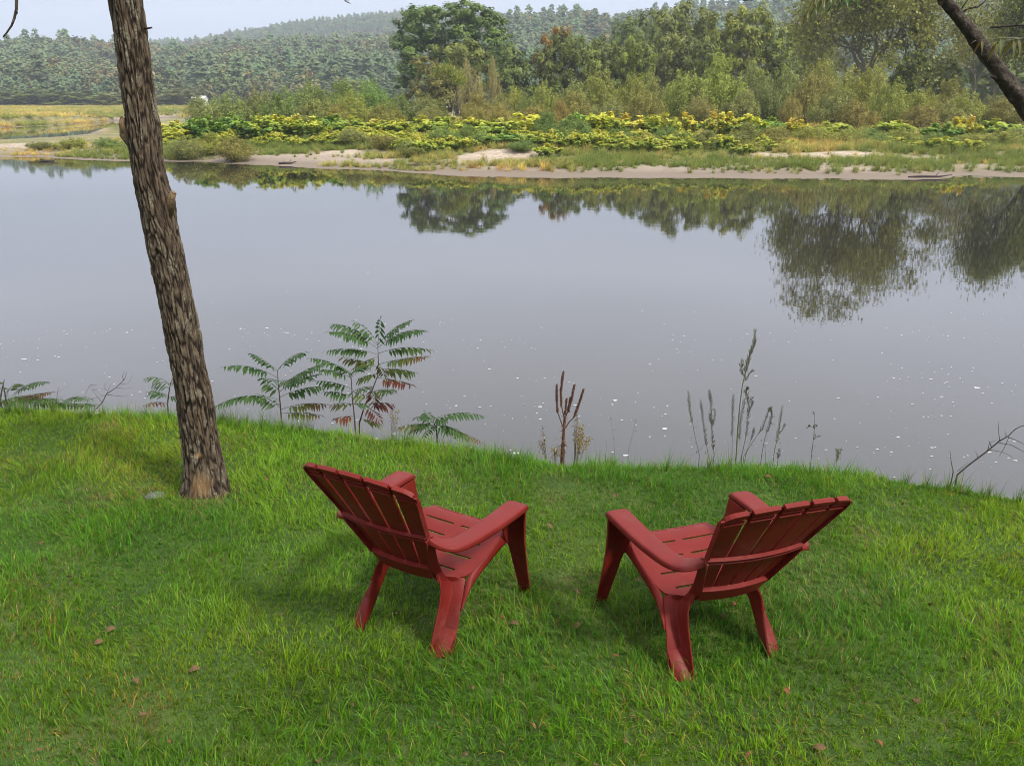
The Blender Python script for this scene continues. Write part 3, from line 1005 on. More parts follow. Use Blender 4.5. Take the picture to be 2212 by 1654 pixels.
# colour fields surveyed over the lawn: (px, py, radius m, r g b multiplier) — lighter, darker and yellower patches of turf
PATCH = [(120, 1600, .55, (1.05, .98, .9)), (330, 1520, .35, (1.04, .95, .9)), (60, 1500, .4, (1.04, .98, .9)), (90, 1330, .5, (1.25, 1.05, .8)), (250, 1440, .4, (1.15, .95, .8)), (560, 1600, .3, (1.0, .95, 1.0)),
         (1080, 1600, .55, (1.40, 1.25, .9)), (850, 1480, .5, (1.1, 1.05, .9)), (620, 1380, .35, (1.05, .95, .9)), (2050, 1150, .8, (1.25, 1.12, .9)), (2180, 1110, .7, (1.32, 1.14, .9)), (1950, 1060, .5, (1.25, 1.12, .9)), (2100, 1500, .5, (1.25, 1.10, .9)),
         (1800, 1560, .35, (1.2, 1.05, .9)), (1500, 1580, .5, (1.35, 1.22, .9)), (1350, 1330, .25, (.95, .88, .95)), (330, 1060, .45, (1.25, 1.0, .9)), (100, 960, .9, (1.25, 1.0, .85)), (430, 950, .5, (1.15, 1.05, .9)),
         (620, 1200, .35, (.80, .90, .95)), (350, 1250, .4, (.82, .92, 1.0)), (200, 1180, .4, (.85, .95, 1.0)), (700, 1000, .5, (.95, 1.08, .9)), (1250, 1050, .4, (1.15, 1.08, .9)), (1600, 1030, .5, (1.15, 1.1, .9)), (860, 1300, .3, (.85, .9, .95)), (1300, 1180, .3, (1.0, .92, .95)), (2150, 1380, .4, (1.1, 1.12, .9))]
PATCHW = [(gnd(a, b, LAWN_Z), r, c) for a, b, r, c in PATCH]
BARE = [(gnd(a, b, LAWN_Z), r) for a, b, r in [(310, 1525, .10), (80, 1618, .10), (213, 1090, .09), (1205, 1045, .13), (1190, 1250, .10), (455, 1085, .16), (430, 1070, .12), (330, 1072, .08), (1100, 1270, .06), (900, 1350, .06), (290, 1470, .05), (230, 930, .08), (1930, 1090, .05), (2060, 1060, .04), (730, 1075, .06)]]


def lawn_blades(name, n, region, dens, lw, ll, seed, kind_label=None):
    rs = np.random.default_rng(seed)
    x0, x1, y0, y1 = region
    x = rs.uniform(x0, x1, n); y = rs.uniform(y0, y1, n)
    # gather roots into small tufts
    tx_, ty_ = x / .045, y / .045
    ix = np.floor(tx_); iy = np.floor(ty_)
    hx = _hash(ix.astype(np.int64), iy.astype(np.int64), 0, 5); hy = _hash(ix.astype(np.int64), iy.astype(np.int64), 0, 6)
    cxx = (ix + .2 + .6 * hx) * .045; cyy = (iy + .2 + .6 * hy) * .045
    k = rs.uniform(0, .75, n)
    x = x + (cxx - x) * k; y = y + (cyy - y) * k
    px_depth = (y * CP - (LAWN_Z - CAM_Z) * SP)
    fu = x / px_depth
    keep = (np.abs(fu) < .64 + .35) & (lawn_s(x, y) < 0.75)
    bare_ = np.zeros(n)
    for bpnt, r in BARE:
        bare_ = np.maximum(bare_, np.exp(-(((x - bpnt.x) ** 2 + (y - bpnt.y) ** 2) / r ** 2)))
    wear = fbm(x * 1.7, y * 1.7, seed=91, oct=4)
    pk = np.clip(1.25 - .1 * smooth(.55, .8, wear) - bare_ * .85, .2, 1) * dens(x, y)
    keep &= rs.random(n) < pk
    for fx, fy in FEET:
        keep &= ((x - fx) ** 2 + (y - fy) ** 2) > .016 ** 2
    x = x[keep]; y = y[keep]; hx = hx[keep]; hy = hy[keep]; wear = wear[keep]; bare_ = bare_[keep]
    n = len(x)
    z = lawn_h(x, y) - .004
    lush = fbm(x * 1.3 + 7, y * 1.3, seed=95, oct=4)
    tall = fbm(x * 3.1, y * 3.1, seed=97, oct=3)
    s = lawn_s(x, y)
    Ln = rs.lognormal(math.log(ll), .33, n) * (0.62 + .8 * smooth(.3, .7, tall)) * (1 - .45 * bare_) * (1 + .35 * smooth(-.5, .0, s))
    Ln = Ln * np.where(_hash((x / .045).astype(np.int64), (y / .045).astype(np.int64), 3, 8) > .93, 1.5, 1.0)
    W = rs.uniform(.65, 1.35, n) * lw
    W *= np.where(rs.random(n) < .06, 1.7, 1)
    # lean: a slowly turning field, a tuft habit and each blade's own whim
    fa = fbm(x * 1.1, y * 1.1, seed=98, oct=3) * 14
    lean = np.stack([np.cos(fa) * .35 + (hx - .5) * 1.1, np.sin(fa) * .35 + (hy - .5) * 1.1], 1) + rs.normal(0, .5, (n, 2))
    mag = np.linalg.norm(lean, axis=1, keepdims=True); lean = lean / (mag + 1e-6); mag = np.clip(mag[:, 0], .1, 1.35)
    th0 = mag * .35; th1 = mag * rs.uniform(.8, 1.7, n)       # angle from upright at root and tip
    seg = 3
    pos = np.stack([x, y, z], 1)
    d2 = np.concatenate([lean, np.zeros((n, 1))], 1); up = np.array([0, 0, 1.])
    side = np.stack([-lean[:, 1], lean[:, 0], np.zeros(n)], 1)
    tw = rs.uniform(-1.2, 1.2, n)
    side = side * np.cos(tw)[:, None] + d2 * np.sin(tw)[:, None]
    rows = [pos]
    for i in range(seg):
        f = (i + .5) / seg
        th = (th0 + (th1 - th0) * f)[:, None]
        rows.append(rows[-1] + (up * np.cos(th) + d2 * np.sin(th)) * (Ln / seg)[:, None])
    wf = [.75, 1.0, .72]
    V = []
    for i in range(seg):
        V.append(rows[i] - side * (W * wf[i] / 2)[:, None]); V.append(rows[i] + side * (W * wf[i] / 2)[:, None])
    V.append(rows[seg])
    V = np.stack(V, 1)               # n,7,3
    b = (np.arange(n) * 7)[:, None]
    Q = np.concatenate([b + np.array([[0, 1, 3, 2]]), b + np.array([[2, 3, 5, 4]])], 0)
    Tt = b + np.array([[4, 5, 6]])
    # colour of each blade
    g1 = np.array([.052, .150, .006]); g2 = np.array([.108, .205, .008]); g3 = np.array([.030, .105, .008]); dry = np.array([.27, .22, .085]); yel = np.array([.20, .23, .030])
    u = np.clip(lush * 1.6 - .3 + rs.normal(0, .16, n) + (hx - .5) * .35, 0, 1)[:, None]
    c = g3 * (1 - u) + g1 * u
    v = np.clip(smooth(.45, .75, fbm(x * .8, y * .8 + 5, seed=99, oct=3)) + rs.normal(0, .2, n), 0, 1)[:, None]
    c = c * (1 - v * .7) + g2 * v * .7
    rr_ = rs.random(n)
    pd = .02 + .10 * smooth(.5, .7, wear) + .45 * bare_
    c = np.where((rr_ < pd)[:, None], dry * rs.uniform(.5, 1.1, (n, 1)), c)
    c = np.where(((rr_ > pd) & (rr_ < pd + .05))[:, None], yel, c)
    for pw, r, m in PATCHW:
        wgt = np.exp(-(((x - pw.x) ** 2 + (y - pw.y) ** 2) / r ** 2))[:, None]
        c = c * (1 + (np.array(m) - 1) * wgt)
    c = c * np.where((rr_ < pd + .05)[:, None], rs.uniform(.7, 1.25, (n, 1)), rs.uniform(.95, 2.15, (n, 1))) * np.array([1.10, 1.0, 1.0])
    colr = np.repeat(c[:, None, :], 7, 1)
    colr[:, :2] *= np.array([1.05, .85, .9])            # foot of the blade slightly darker and less green
    me = mesh_np(name, V.reshape(-1, 3), [Q, Tt], m_grass, tint=colr.reshape(-1, 3), smoothed=True)
    o = link(name, me)
    return tag(o, "green lawn grass, short and uneven, covering the near river bank", "grass", kind='stuff')


lawn_blades("lawn_grass", 580000, (-4.7, 4.7, 1.9, 7.2), lambda x, y: np.interp(y, [1.7, 3.2, 5.0, 7.4], [1, 1, .85, .7]), .0026, .041, 11)

# short thatch filling the turf between the long blades: one slim triangle each
def thatch(name, n, seed):
    rs = np.random.default_rng(seed)
    y = rs.uniform(1.9, 7.0, n); x = rs.uniform(-4.6, 4.6, n)
    fu = x / (y * CP - (LAWN_Z - CAM_Z) * SP)
    k = (np.abs(fu) < .74) & (lawn_s(x, y) < .3)
    x = x[k]; y = y[k]; n = len(x)
    z = lawn_h(x, y) - .003
    a = rs.uniform(0, 6.28, n); l = rs.uniform(.014, .034, n); t = rs.uniform(.3, 1.35, n); w = rs.uniform(.0012, .0022, n)
    d = np.stack([np.cos(a) * np.sin(t), np.sin(a) * np.sin(t), np.cos(t)], 1) * l[:, None]
    s_ = np.stack([-np.sin(a) * w, np.cos(a) * w, 0 * a], 1); P = np.stack([x, y, z], 1)
    V = np.stack([P - s_, P + s_, P + d], 1).reshape(-1, 3)
    u = rs.random((n, 1)) ** 1.3
    c = np.array([.030, .075, .008]) * (1 - u) + np.array([.085, .17, .014]) * u
    dr = rs.random((n, 1)) < (.10 + .25 * smooth(.5, .7, fbm(x * 1.7, y * 1.7, seed=91, oct=4)))[:, None]
    c = np.where(dr, np.array([.20, .16, .065]) * rs.uniform(.5, 1.1, (n, 1)), c) * rs.uniform(.7, 1.5, (n, 1))
    me = mesh_np(name, V, np.arange(n * 3).reshape(n, 3), m_grass, tint=np.repeat(c, 3, 0))
    return tag(link(name, me), "short fine grass thatch between the longer lawn blades", "grass", kind='stuff')


thatch("grass_thatch", 620000, 15)

# ---- coarse tall grass fringe along the brink
rs = np.random.default_rng(12)
mb_src = []
for k in range(3):
    V = []; Q = []; T_ = []; Cc = []
    for i in range(16):
        a = rs.uniform(0, 6.28); r = rs.uniform(0, .02); l = rs.uniform(.10, .24); b_ = rs.uniform(.15, .7); w = .0022
        x, y = r * math.cos(a), r * math.sin(a); dx, dy = math.cos(a), math.sin(a)
        base = len(V)
        for q in range(4):
            f = q / 3; hh = l * f; off = b_ * l * f * f
            V += [(x + dx * off - dy * w * (1 - f), y + dy * off + dx * w * (1 - f), hh * (1 - .25 * b_ * f)), (x + dx * off + dy * w * (1 - f), y + dy * off - dx * w * (1 - f), hh * (1 - .25 * b_ * f))]
        for q in range(3): Q.append((base + q * 2, base + q * 2 + 1, base + q * 2 + 3, base + q * 2 + 2))
        c = (np.array([.07, .15, .02]) if rs.random() < .7 else np.array([.22, .20, .08])) * rs.uniform(.7, 1.2)
        Cc += [c] * 8
    mb_src.append(mesh_np("fringe_tuft_%d" % k, V, np.array(Q), m_grass, tint=np.array(Cc), smoothed=True))
fr_col = source_collection("fringe_tuft", mb_src)
n = 520
x = rs.uniform(-5, 5.5, n); s = rs.uniform(-.12, .42, n); y = edge_y(x) + s / .93
dn = noise(x * 2.3, y, seed=77) > .42
x = x[dn]; y = y[dn]
scatter("fringe_grass", np.stack([x, y, lawn_h(x, y)], 1), rs.uniform(0, 6.28, len(x)), rs.uniform(.45, 1.05, len(x)), rs.integers(0, 3, len(x)), fr_col, "taller wispy grass fringing the brink of the bank above the water", "grass")

# ---- fallen leaves lying in the lawn
m_leafdry = simple_mat("dry_leaf", [(0.3, (0.05, 0.026, 0.011)), (0.5, (0.10, 0.054, 0.024)), (0.7, (0.17, 0.105, 0.052))], scale=14, rough=0.8)
m_leafred = simple_mat("russet_leaf", [(0.3, (0.10, 0.035, 0.016)), (0.7, (0.20, 0.075, 0.03))], scale=14, rough=0.8)


def dead_leaf(name, mat, seed):
    rs_ = np.random.default_rng(seed)
    l = 1.0; V = []; F = []
    n_ = 6
    for i in range(n_ + 1):
        f = i / n_; w = .30 * math.sin(math.pi * min(1, f * .95 + .03)) ** .8
        c = .25 * math.sin(f * 2.6 + rs_.uniform(-.3, .3)); jag = 1 + rs_.uniform(-.18, .18)
        V += [(-w * jag, f - .5, c + .25 * w + .04), (0, f - .5, c), (w * jag, f - .5, c + .35 * w)]
    for i in range(n_):
        a = i * 3
        F += [(a, a + 1, a + 4, a + 3), (a + 1, a + 2, a + 5, a + 4)]
    V += [(-.012, -.5, .0), (.012, -.5, .0), (.012, -.8, .06), (-.012, -.8, .06)]; b = len(V) - 4; F.append((b, b + 1, b + 2, b + 3))
    return mesh_np(name, V, np.array(F), mat, smoothed=True)


LM = [dead_leaf("fallen_leaf_mesh_%d" % i, [m_leafdry, m_leafdry, m_leafred][i % 3], 400 + i) for i in range(6)]
LEAVES = [(945, 1565), (1350, 1588), (1390, 1507), (1450, 1580), (1187, 1131), (1453, 1030), (1250, 1278), (1490, 1218), (1330, 1412), (1290, 1650), (290, 1470), (370, 1598), (690, 1640), (855, 1320), (1585, 1300), (1950, 1090), (2075, 1060), (2185, 1340), (2080, 1420), (1780, 1330), (1900, 1600),
          (1020, 1480), (1110, 1345), (1085, 1330), (760, 1515), (610, 1320), (560, 1400), (240, 1360), (150, 1250), (90, 1175), (1330, 1062), (1210, 1050), (1660, 1025), (1380, 1250), (1245, 1350), (1700, 1490), (1850, 1420), (2010, 1300), (1150, 1560), (420, 1440), (1005, 1620), (1620, 1630), (1770, 1610), (310, 1540), (85, 1620), (1980, 1510), (213, 1385), (575, 1035), (735, 1080), (1565, 1330)]
for i, (a, b) in enumerate(LEAVES):
    p_ = gnd(a, b, LAWN_Z + .035)
    o = link("fallen_leaf", LM[i % 6])
    z_ = float(lawn_h(p_.x, p_.y)) + .028
    o.location = (p_.x, p_.y, z_)
    s_ = random.uniform(.026, .046)
    o.scale = (s_ * random.uniform(.8, 1.2), s_, s_)
    o.rotation_euler = (random.uniform(-.7, .7), random.uniform(-.7, .7), random.uniform(0, 6.28))
    tag(o, "small dry brown leaf lying in the lawn grass", "leaf", "fallen leaves scattered over the lawn")

# ---- pale flat stone half sunk in the turf left of the trunk
m_stone = simple_mat("grey_stone", [(0.3, (0.06, 0.07, 0.055)), (0.7, (0.12, 0.13, 0.11))], scale=20, rough=0.9, bump=0.5)
bm = bmesh.new(); bmesh.ops.create_icosphere(bm, subdivisions=3, radius=1)
for v in bm.verts:
    k = .8 + .4 * float(noise(v.co.x * 1.5 + 4, v.co.y * 1.5, v.co.z * 1.5, seed=5))
    v.co = Vector((v.co.x * .065 * k, v.co.y * .045 * k, v.co.z * .022 * k))
me = bpy.data.meshes.new("flat_stone"); bm.to_mesh(me); bm.free(); me.materials.append(m_stone)
p_ = gnd(337, 1072, LAWN_Z + .02)
o = link("flat_stone", me, loc=(p_.x, p_.y, float(lawn_h(p_.x, p_.y)) + .006))
tag(o, "pale flat stone half sunk in the grass left of the tree trunk", "stone")

# ================================================================== THE LEANING TREE TRUNK ON THE LEFT
TY = 4.56
TR = [(1078, 449, 100), (1060, 449, 92), (1040, 446, 86), (1000, 441, 81), (966, 434.5, 79), (900, 425, 78), (860, 420.5, 77), (790, 407, 74), (720, 395, 74), (640, 379, 74), (552, 360, 77), (509, 351, 75), (467, 342, 74), (400, 327, 73), (334, 315, 71), (267, 309, 73), (200, 298, 70), (133, 290, 71), (60, 279, 72), (0, 269, 74), (-80, 256, 74), (-200, 238, 72), (-400, 205, 70)]
tp = []
for y_, x_, w_ in TR:
    dep = TY
    P_ = at(x_, y_, TY)
    depth = (P_.y * CP - (P_.z - CAM_Z) * SP)
    tp.append((P_, w_ / 1728.5 * depth / 2))
# the bole goes on above the picture's edge
tp.append((at(205, -400, TY) + Vector((-.20, .1, .9)), .135)); tp.append((at(205, -400, TY) + Vector((-.45, .2, 2.3)), .115)); tp.append((at(205, -400, TY) + Vector((-.6, .3, 4.0)), .08))
tz_ = np.array([q[0].z for q in tp]); tx_ = np.array([q[0].x for q in tp]); ty_ = np.array([q[0].y for q in tp]); tr_ = np.array([q[1] for q in tp])
tz_[0] -= .12
NA, NZ = 192, 1000
zz = np.concatenate([np.linspace(tz_[0], CAM_Z + .7, NZ - 60), np.linspace(CAM_Z + .72, tz_[-1], 60)])
th = np.linspace(0, 2 * math.pi, NA, endpoint=False)
TH, ZZ = np.meshgrid(th, zz)
cx_ = np.interp(ZZ, tz_, tx_); cyy = np.interp(ZZ, tz_, ty_); R_ = np.interp(ZZ, tz_, tr_) - .006
# root flare
base_z = LAWN_Z
fl = np.exp(-(ZZ - base_z) / .09) * .026 * (1 + .8 * np.cos(TH * 3 + 1.2)) + np.exp(-(ZZ - base_z) / .25) * .006
fl = np.where(ZZ < base_z - .1, .05, fl)
arc = TH / (2 * math.pi)
warp = (fbm(np.cos(TH) * 1.5 + 5, np.sin(TH) * 1.5, ZZ * 3.2, seed=21, oct=3) - .5)
sx = np.cos(TH + warp * .75); sy = np.sin(TH + warp * .75)
# furrowed bark: long interlacing ridges broken into plates
k1 = noise(sx * 4.6 + 20, sy * 4.6 + 20, ZZ * 3.6, seed=22)
k2 = noise(sx * 10 + 9, sy * 10 + 9, ZZ * 11.0, seed=23)
k3 = noise(sx * 14, sy * 14, ZZ * 40.0, seed=24)
ridge = 1 - np.abs(2 * k1 - 1) * 1.6; ridge2 = 1 - np.abs(2 * k2 - 1) * 1.5


def worley(u, v, nu, seed):
    """distance to the nearest and second nearest cell point; u wraps every nu cells"""
    iu = np.floor(u).astype(np.int64); iv = np.floor(v).astype(np.int64)
    d1 = np.full(u.shape, 9.0); d2 = np.full(u.shape, 9.0); cid = np.zeros(u.shape)
    for du in (-1, 0, 1):
        for dv in (-1, 0, 1):
            cu = iu + du; cv_ = iv + dv; wu = np.mod(cu, nu)
            px_ = cu + .15 + .7 * _hash(wu, cv_, 0 * cu, seed); py_ = cv_ + .1 + .8 * _hash(wu, cv_, 0 * cu + 1, seed)
            d = np.hypot(u - px_, (v - py_))
            m = d < d1
            d2 = np.where(m, d1, np.minimum(d2, d)); cid = np.where(m, _hash(wu, cv_, 0 * cu + 2, seed), cid); d1 = np.where(m, d, d1)
    return d1, d2, cid


nu_ = 27
wz = (fbm(sx * 2.2 + 3, sy * 2.2, ZZ * 5, seed=33, oct=3) - .5) * 2.0
U_ = np.mod(TH / (2 * math.pi) * nu_ + wz, nu_)
d1_, d2_, cid_ = worley(U_, ZZ * 7 + np.mod(np.floor(U_), 2) * .5 + (fbm(sx * 3, sy * 3, ZZ * 4, seed=35, oct=2) - .5) * 1.2, nu_, 36)
plate1 = smooth(.0, .42, d2_ - d1_) ** .8
rel = plate1 * (.50 + .40 * cid_) + (np.clip(ridge2, -.3, 1) - .3) * .28 + (k3 - .5) * .55 + .06
plate = smooth(.35, .6, noise(sx * 5, sy * 5, ZZ * 26, seed=25))
rel = rel * (.85 + .2 * plate)
disp = (rel - .5) * .010
lump = (fbm(np.cos(TH) * 1.2, np.sin(TH) * 1.2, ZZ * 4, seed=26, oct=2) - .5) * .014


def bump_at(px, py, depth_in, rad_z, ang, rad_a, amp):
    z0 = at(px, py, TY - depth_in).z
    da = np.angle(np.exp(1j * (TH - ang)))
    return amp * np.exp(-((ZZ - z0) / rad_z) ** 2 - (da / rad_a) ** 2)


# scars and swellings: burl at py 540 facing the camera (ang -pi/2), worn patch near the foot, cut stubs' collars
knots = bump_at(352, 545, .1, .045, -1.65, .45, .016) - bump_at(352, 546, .1, .016, -1.65, .16, .028)
knots = knots + bump_at(270, 285, .05, .06, math.pi, .7, .026) + bump_at(372, 440, .05, .07, -.1, .6, .022) + bump_at(410, 715, .1, .03, -1.5, .4, .009)
smoothness = bump_at(450, 1045, .1, .09, -1.45, .55, 1.0) + bump_at(438, 982, .1, .02, -1.35, .2, 1.0)
disp = disp * (1 - np.clip(smoothness, 0, .9))
RR = R_ + fl + disp + lump + knots
V = np.stack([cx_ + RR * np.cos(TH), cyy + RR * np.sin(TH), ZZ], -1).reshape(-1, 3)
i = np.arange(NA * NZ).reshape(NZ, NA)
ii = np.concatenate([i, i[:, :1]], 1)
F = np.stack([ii[:-1, :-1], ii[:-1, 1:], ii[1:, 1:], ii[1:, :-1]], -1).reshape(-1, 4)
lich = np.clip(smooth(.50, .66, fbm(sx * 5, sy * 5, ZZ * 6, seed=27, oct=3)) * smooth(.35, .8, rel), 0, 1)
bare_wood = np.clip(smoothness * 1.15 - fbm(sx * 3, sy * 3, ZZ * 12, seed=28) * .5, 0, 1)
tint = np.stack([np.clip(rel * .95, 0, 1), lich, bare_wood], -1).reshape(-1, 3)

m_bark, nt, out = new_mat("furrowed_bark")
L = nt.links.new
att = N(nt, "ShaderNodeAttribute", attribute_name="tint"); sc_ = N(nt, "ShaderNodeSeparateColor")
L(att.outputs['Color'], sc_.inputs[0])
tc = N(nt, "ShaderNodeTexCoord"); nz = N(nt, "ShaderNodeTexNoise"); nz.inputs['Scale'].default_value = 45; nz.inputs['Detail'].default_value = 6
mp = N(nt, "ShaderNodeMapping"); mp.inputs['Scale'].default_value = (1, 1, .45)
L(tc.outputs['Object'], mp.inputs[0]); L(mp.outputs[0], nz.inputs['Vector'])
ad = N(nt, "ShaderNodeMath", operation='MULTIPLY_ADD'); ad.inputs[1].default_value = .55; ad.inputs[2].default_value = -.27
L(nz.outputs['Fac'], ad.inputs[0]); ad2 = N(nt, "ShaderNodeMath", operation='ADD'); L(ad.outputs[0], ad2.inputs[0]); L(sc_.outputs[0], ad2.inputs[1])
rb = ramp(nt, [(0.12, (0.010, 0.007, 0.005)), (0.40, (0.040, 0.028, 0.018)), (0.65, (0.062, 0.045, 0.030)), (1.0, (0.108, 0.083, 0.056))])
L(ad2.outputs[0], rb.inputs[0])
lm = N(nt, "ShaderNodeMix", data_type='RGBA'); lm.inputs[7].default_value = (0.17, 0.16, 0.12, 1)
n5 = N(nt, "ShaderNodeTexNoise"); n5.inputs['Scale'].default_value = 110
L(tc.outputs['Object'], n5.inputs['Vector']); lr = N(nt, "ShaderNodeMapRange"); lr.inputs['From Min'].default_value = .46; lr.inputs['From Max'].default_value = .58
L(n5.outputs['Fac'], lr.inputs['Value']); lmul = N(nt, "ShaderNodeMath", operation='MULTIPLY'); L(lr.outputs[0], lmul.inputs[0]); L(sc_.outputs[1], lmul.inputs[1])
L(lmul.outputs[0], lm.inputs[0]); L(rb.outputs[0], lm.inputs[6])
wm = N(nt, "ShaderNodeMix", data_type='RGBA'); wm.inputs[7].default_value = (0.33, 0.20, 0.085, 1)
wmu = N(nt, "ShaderNodeMath", operation='MULTIPLY'); wmu.inputs[1].default_value = .55; L(sc_.outputs[2], wmu.inputs[0])
L(wmu.outputs[0], wm.inputs[0]); L(lm.outputs[2], wm.inputs[6])
p = N(nt, "ShaderNodeBsdfPrincipled"); p.inputs['Roughness'].default_value = .92; p.inputs['Specular IOR Level'].default_value = .2
bp = N(nt, "ShaderNodeBump"); bp.inputs['Strength'].default_value = .7; bp.inputs['Distance'].default_value = .004
L(nz.outputs['Fac'], bp.inputs['Height']); L(bp.outputs[0], p.inputs['Normal'])
L(wm.outputs[2], p.inputs['Base Color']); L(p.outputs[0], out.inputs[0])

tree = empty("tree", (float(tx_[1]), TY, LAWN_Z), "tall tree trunk with furrowed brown bark leaning left on the lawn's edge", "tree")
org = Vector((float(tx_[1]), TY, LAWN_Z))
me = mesh_np("trunk", V - np.array(org), F, m_bark, tint=tint, smoothed=True)
link("trunk", me, tree)
m_cut = simple_mat("cut_wood", [(0.3, (0.13, 0.09, 0.055)), (0.7, (0.22, 0.155, 0.095))], scale=60, rough=.9)
m_twig = simple_mat("dark_twig", [(0.3, (0.028, 0.020, 0.015)), (0.7, (0.075, 0.055, 0.042))], scale=30, rough=.85)


def tubes(name, specs, mat, parent, org, k=6, t=None):
    mb = MB()
    for pts, rad in specs: mb.tube([Vector(q) - org for q in pts], rad, k)
    return mb.build(name, mat, parent)


# stubs
a = at(277, 288, TY - .02); tubes("stub", [([a + Vector((.03, .02, -.06)), a + Vector((-.015, 0, 0)), at(266, 262, TY - .02), at(262, 252, TY - .02)], [.05, .034, .020, .008]), ([a + Vector((0, 0, -.03)), at(264, 268, TY - .04), at(267, 255, TY - .05)], [.03, .020, .007])], m_bark, tree, org, 9)
a = at(362, 440, TY - .04); mbs = MB()
tubes("stub", [([a + Vector((-.02, .02, -.08)), at(370, 428, TY - .04), at(375, 416, TY - .05)], [.028, .021, .016])], m_bark, tree, org, 10)
tubes("cut_face", [([at(375, 416.4, TY - .05), at(375.6, 414.6, TY - .05)], [.015, .013])], m_cut, tree, org, 10)
tubes("broken_twig", [([at(312, 62, TY), at(320, 61.5, TY - .02), at(328, 60, TY - .03)], [.006, .005, .004])], m_twig, tree, org, 6)
# hanging twigs that drop into the top of the picture
top0 = Vector(tp[-2][0])
tubes("branch", [([top0, top0 + Vector((-.6, -.1, .5)), at(-60, -330, 4.2), at(20, -120, 4.1), at(36, -20, 4.05), at(35.5, 20, 4.05), at(31, 40, 4.05), at(25, 56, 4.05), at(14, 72, 4.05), at(7, 80, 4.05)], [.05, .035, .022, .012, .0075, .0065, .006, .005, .0042, .003]),
                 ([at(35.5, 20, 4.05), at(38, 30, 4.03)], [.004, .002]), ([at(30, 42, 4.05), at(27, 49, 4.0), ], [.004, .002]), ([at(12, 74, 4.05), at(14, 82, 4.04)], [.003, .0015])], m_twig, tree, org, 6)
tubes("branch", [([top0 + Vector((0, 0, -.3)), top0 + Vector((1.2, -.2, .6)), at(600, -300, 4.6), at(700, -60, 4.6), at(738, -6, 4.6), at(748, 4, 4.6), at(757, 8, 4.6)], [.05, .03, .018, .009, .004, .003, .0018]), ([at(742, -2, 4.6), at(752, 1, 4.6), at(760, -1, 4.6)], [.003, .002, .001])], m_twig, tree, org, 6)
tubes("limb", [([Vector(tp[-1][0]) + Vector((0, 0, -.4)), Vector(tp[-1][0]) + Vector((-.8, .6, 1.6)), Vector(tp[-1][0]) + Vector((-1.2, 1.0, 3.2))], [.08, .06, .03]), ([Vector(tp[-1][0]) + Vector((0, 0, -.3)), Vector(tp[-1][0]) + Vector((.7, .2, 1.5)), Vector(tp[-1][0]) + Vector((1.0, -.3, 3.0))], [.075, .05, .03])], m_bark, tree, org, 8)

# ================================================================== LEAFY THINGS ON THE NEAR BANK
m_sumac = foliage_mat("sumac_leaflets", [(0.0, (0.020, 0.048, 0.012)), (0.35, (0.040, 0.090, 0.018)), (0.55, (0.085, 0.110, 0.020)), (0.72, (0.12, 0.078, 0.020)), (0.88, (0.12, 0.034, 0.018)), (1.0, (0.055, 0.012, 0.012))], trans=0.35, rough=.4)
m_stem = simple_mat("sumac_stem", [(0.3, (0.045, 0.030, 0.022)), (0.7, (0.10, 0.062, 0.045))], scale=30, rough=.8)


def compound_leaf(name, P0, P1, sag, pairs, ll, tint, parent, org, rs, width=.27, mat=None, droop=.55, rachis=.0022, terminal=True, stem_tint=.5):
    """rachis curve with pairs of folded, drooping leaflets; tint: number or (base, tip)"""
    P0 = Vector(P0); P1 = Vector(P1)
    ax = (P1 - P0); Ld = ax.length
    mid = (P0 + P1) / 2 + Vector((0, 0, sag * Ld))
    mb = MB()
    def B(t): return (1 - t) ** 2 * P0 + 2 * t * (1 - t) * mid + t * t * P1
    tb = tint if not np.isscalar(tint) else (tint, tint)
    cur = [B(t) - org for t in np.linspace(0, 1, 9)]
    mb.tube(cur, list(np.linspace(rachis, rachis * .4, 9)), 4, min(.62, tb[0] + .2), cap=False)
    for k in range(pairs):
        f = .22 + .76 * k / max(1, pairs - 1)
        c = B(f); d = (B(min(1, f + .05)) - B(f - .05)).normalized()
        s0 = d.cross(Vector((0, 0, 1)))
        if s0.length < .1: s0 = Vector((1, 0, 0))
        s0.normalize()
        sz = ll * (math.sin(math.pi * (.22 + .70 * (k + 1) / (pairs + 1))) ** .7)
        for sd_ in (-1, 1):
            if rs.random() < .05: continue
            dr = droop * rs.uniform(.6, 1.3)
            dirv = (s0 * sd_ + d * rs.uniform(.25, .5) + Vector((0, 0, -dr * 1.2))).normalized()
            tip = c + dirv * sz * rs.uniform(.85, 1.1) + Vector((0, 0, -dr * .15 * sz))
            wv = d * (width * sz * .5)
            up = dirv.cross(d).normalized() * (sz * .03 * sd_)
            a_ = c + dirv * sz * .04; m1 = c + dirv * sz * .33; m2 = c + dirv * sz * .68
            tt = float(np.clip(tb[0] + (tb[1] - tb[0]) * f + rs.normal(0, .05), 0, 1))
            pts = [a_, m1 - wv + up, m1, m1 + wv + up, m2 - wv * .72 + up, m2, m2 + wv * .72 + up, tip]
            mb.add([p_ - org for p_ in pts], [(0, 1, 2), (0, 2, 3), (1, 4, 5, 2), (2, 5, 6, 3), (4, 7, 5), (5, 7, 6)], tt)
    if terminal:
        d = (B(1) - B(.94)).normalized(); c = B(1); s0 = d.cross(Vector((0, 0, 1))).normalized(); sz = ll * .7
        wv = s0 * width * sz * .4; tip = c + d * sz * .8 + Vector((0, 0, -.25 * sz)); m1 = c + d * sz * .35
        mb.add([c - org, m1 - wv - org, m1 + wv - org, tip - org], [(0, 1, 2), (1, 3, 2)], float(np.clip(tb[1], 0, 1)))
    return mb.build(name, mat or m_sumac, parent, smoothed=False)


def Q6(u, v): return (436 + u * .2957, 668.6 + v * .2957)


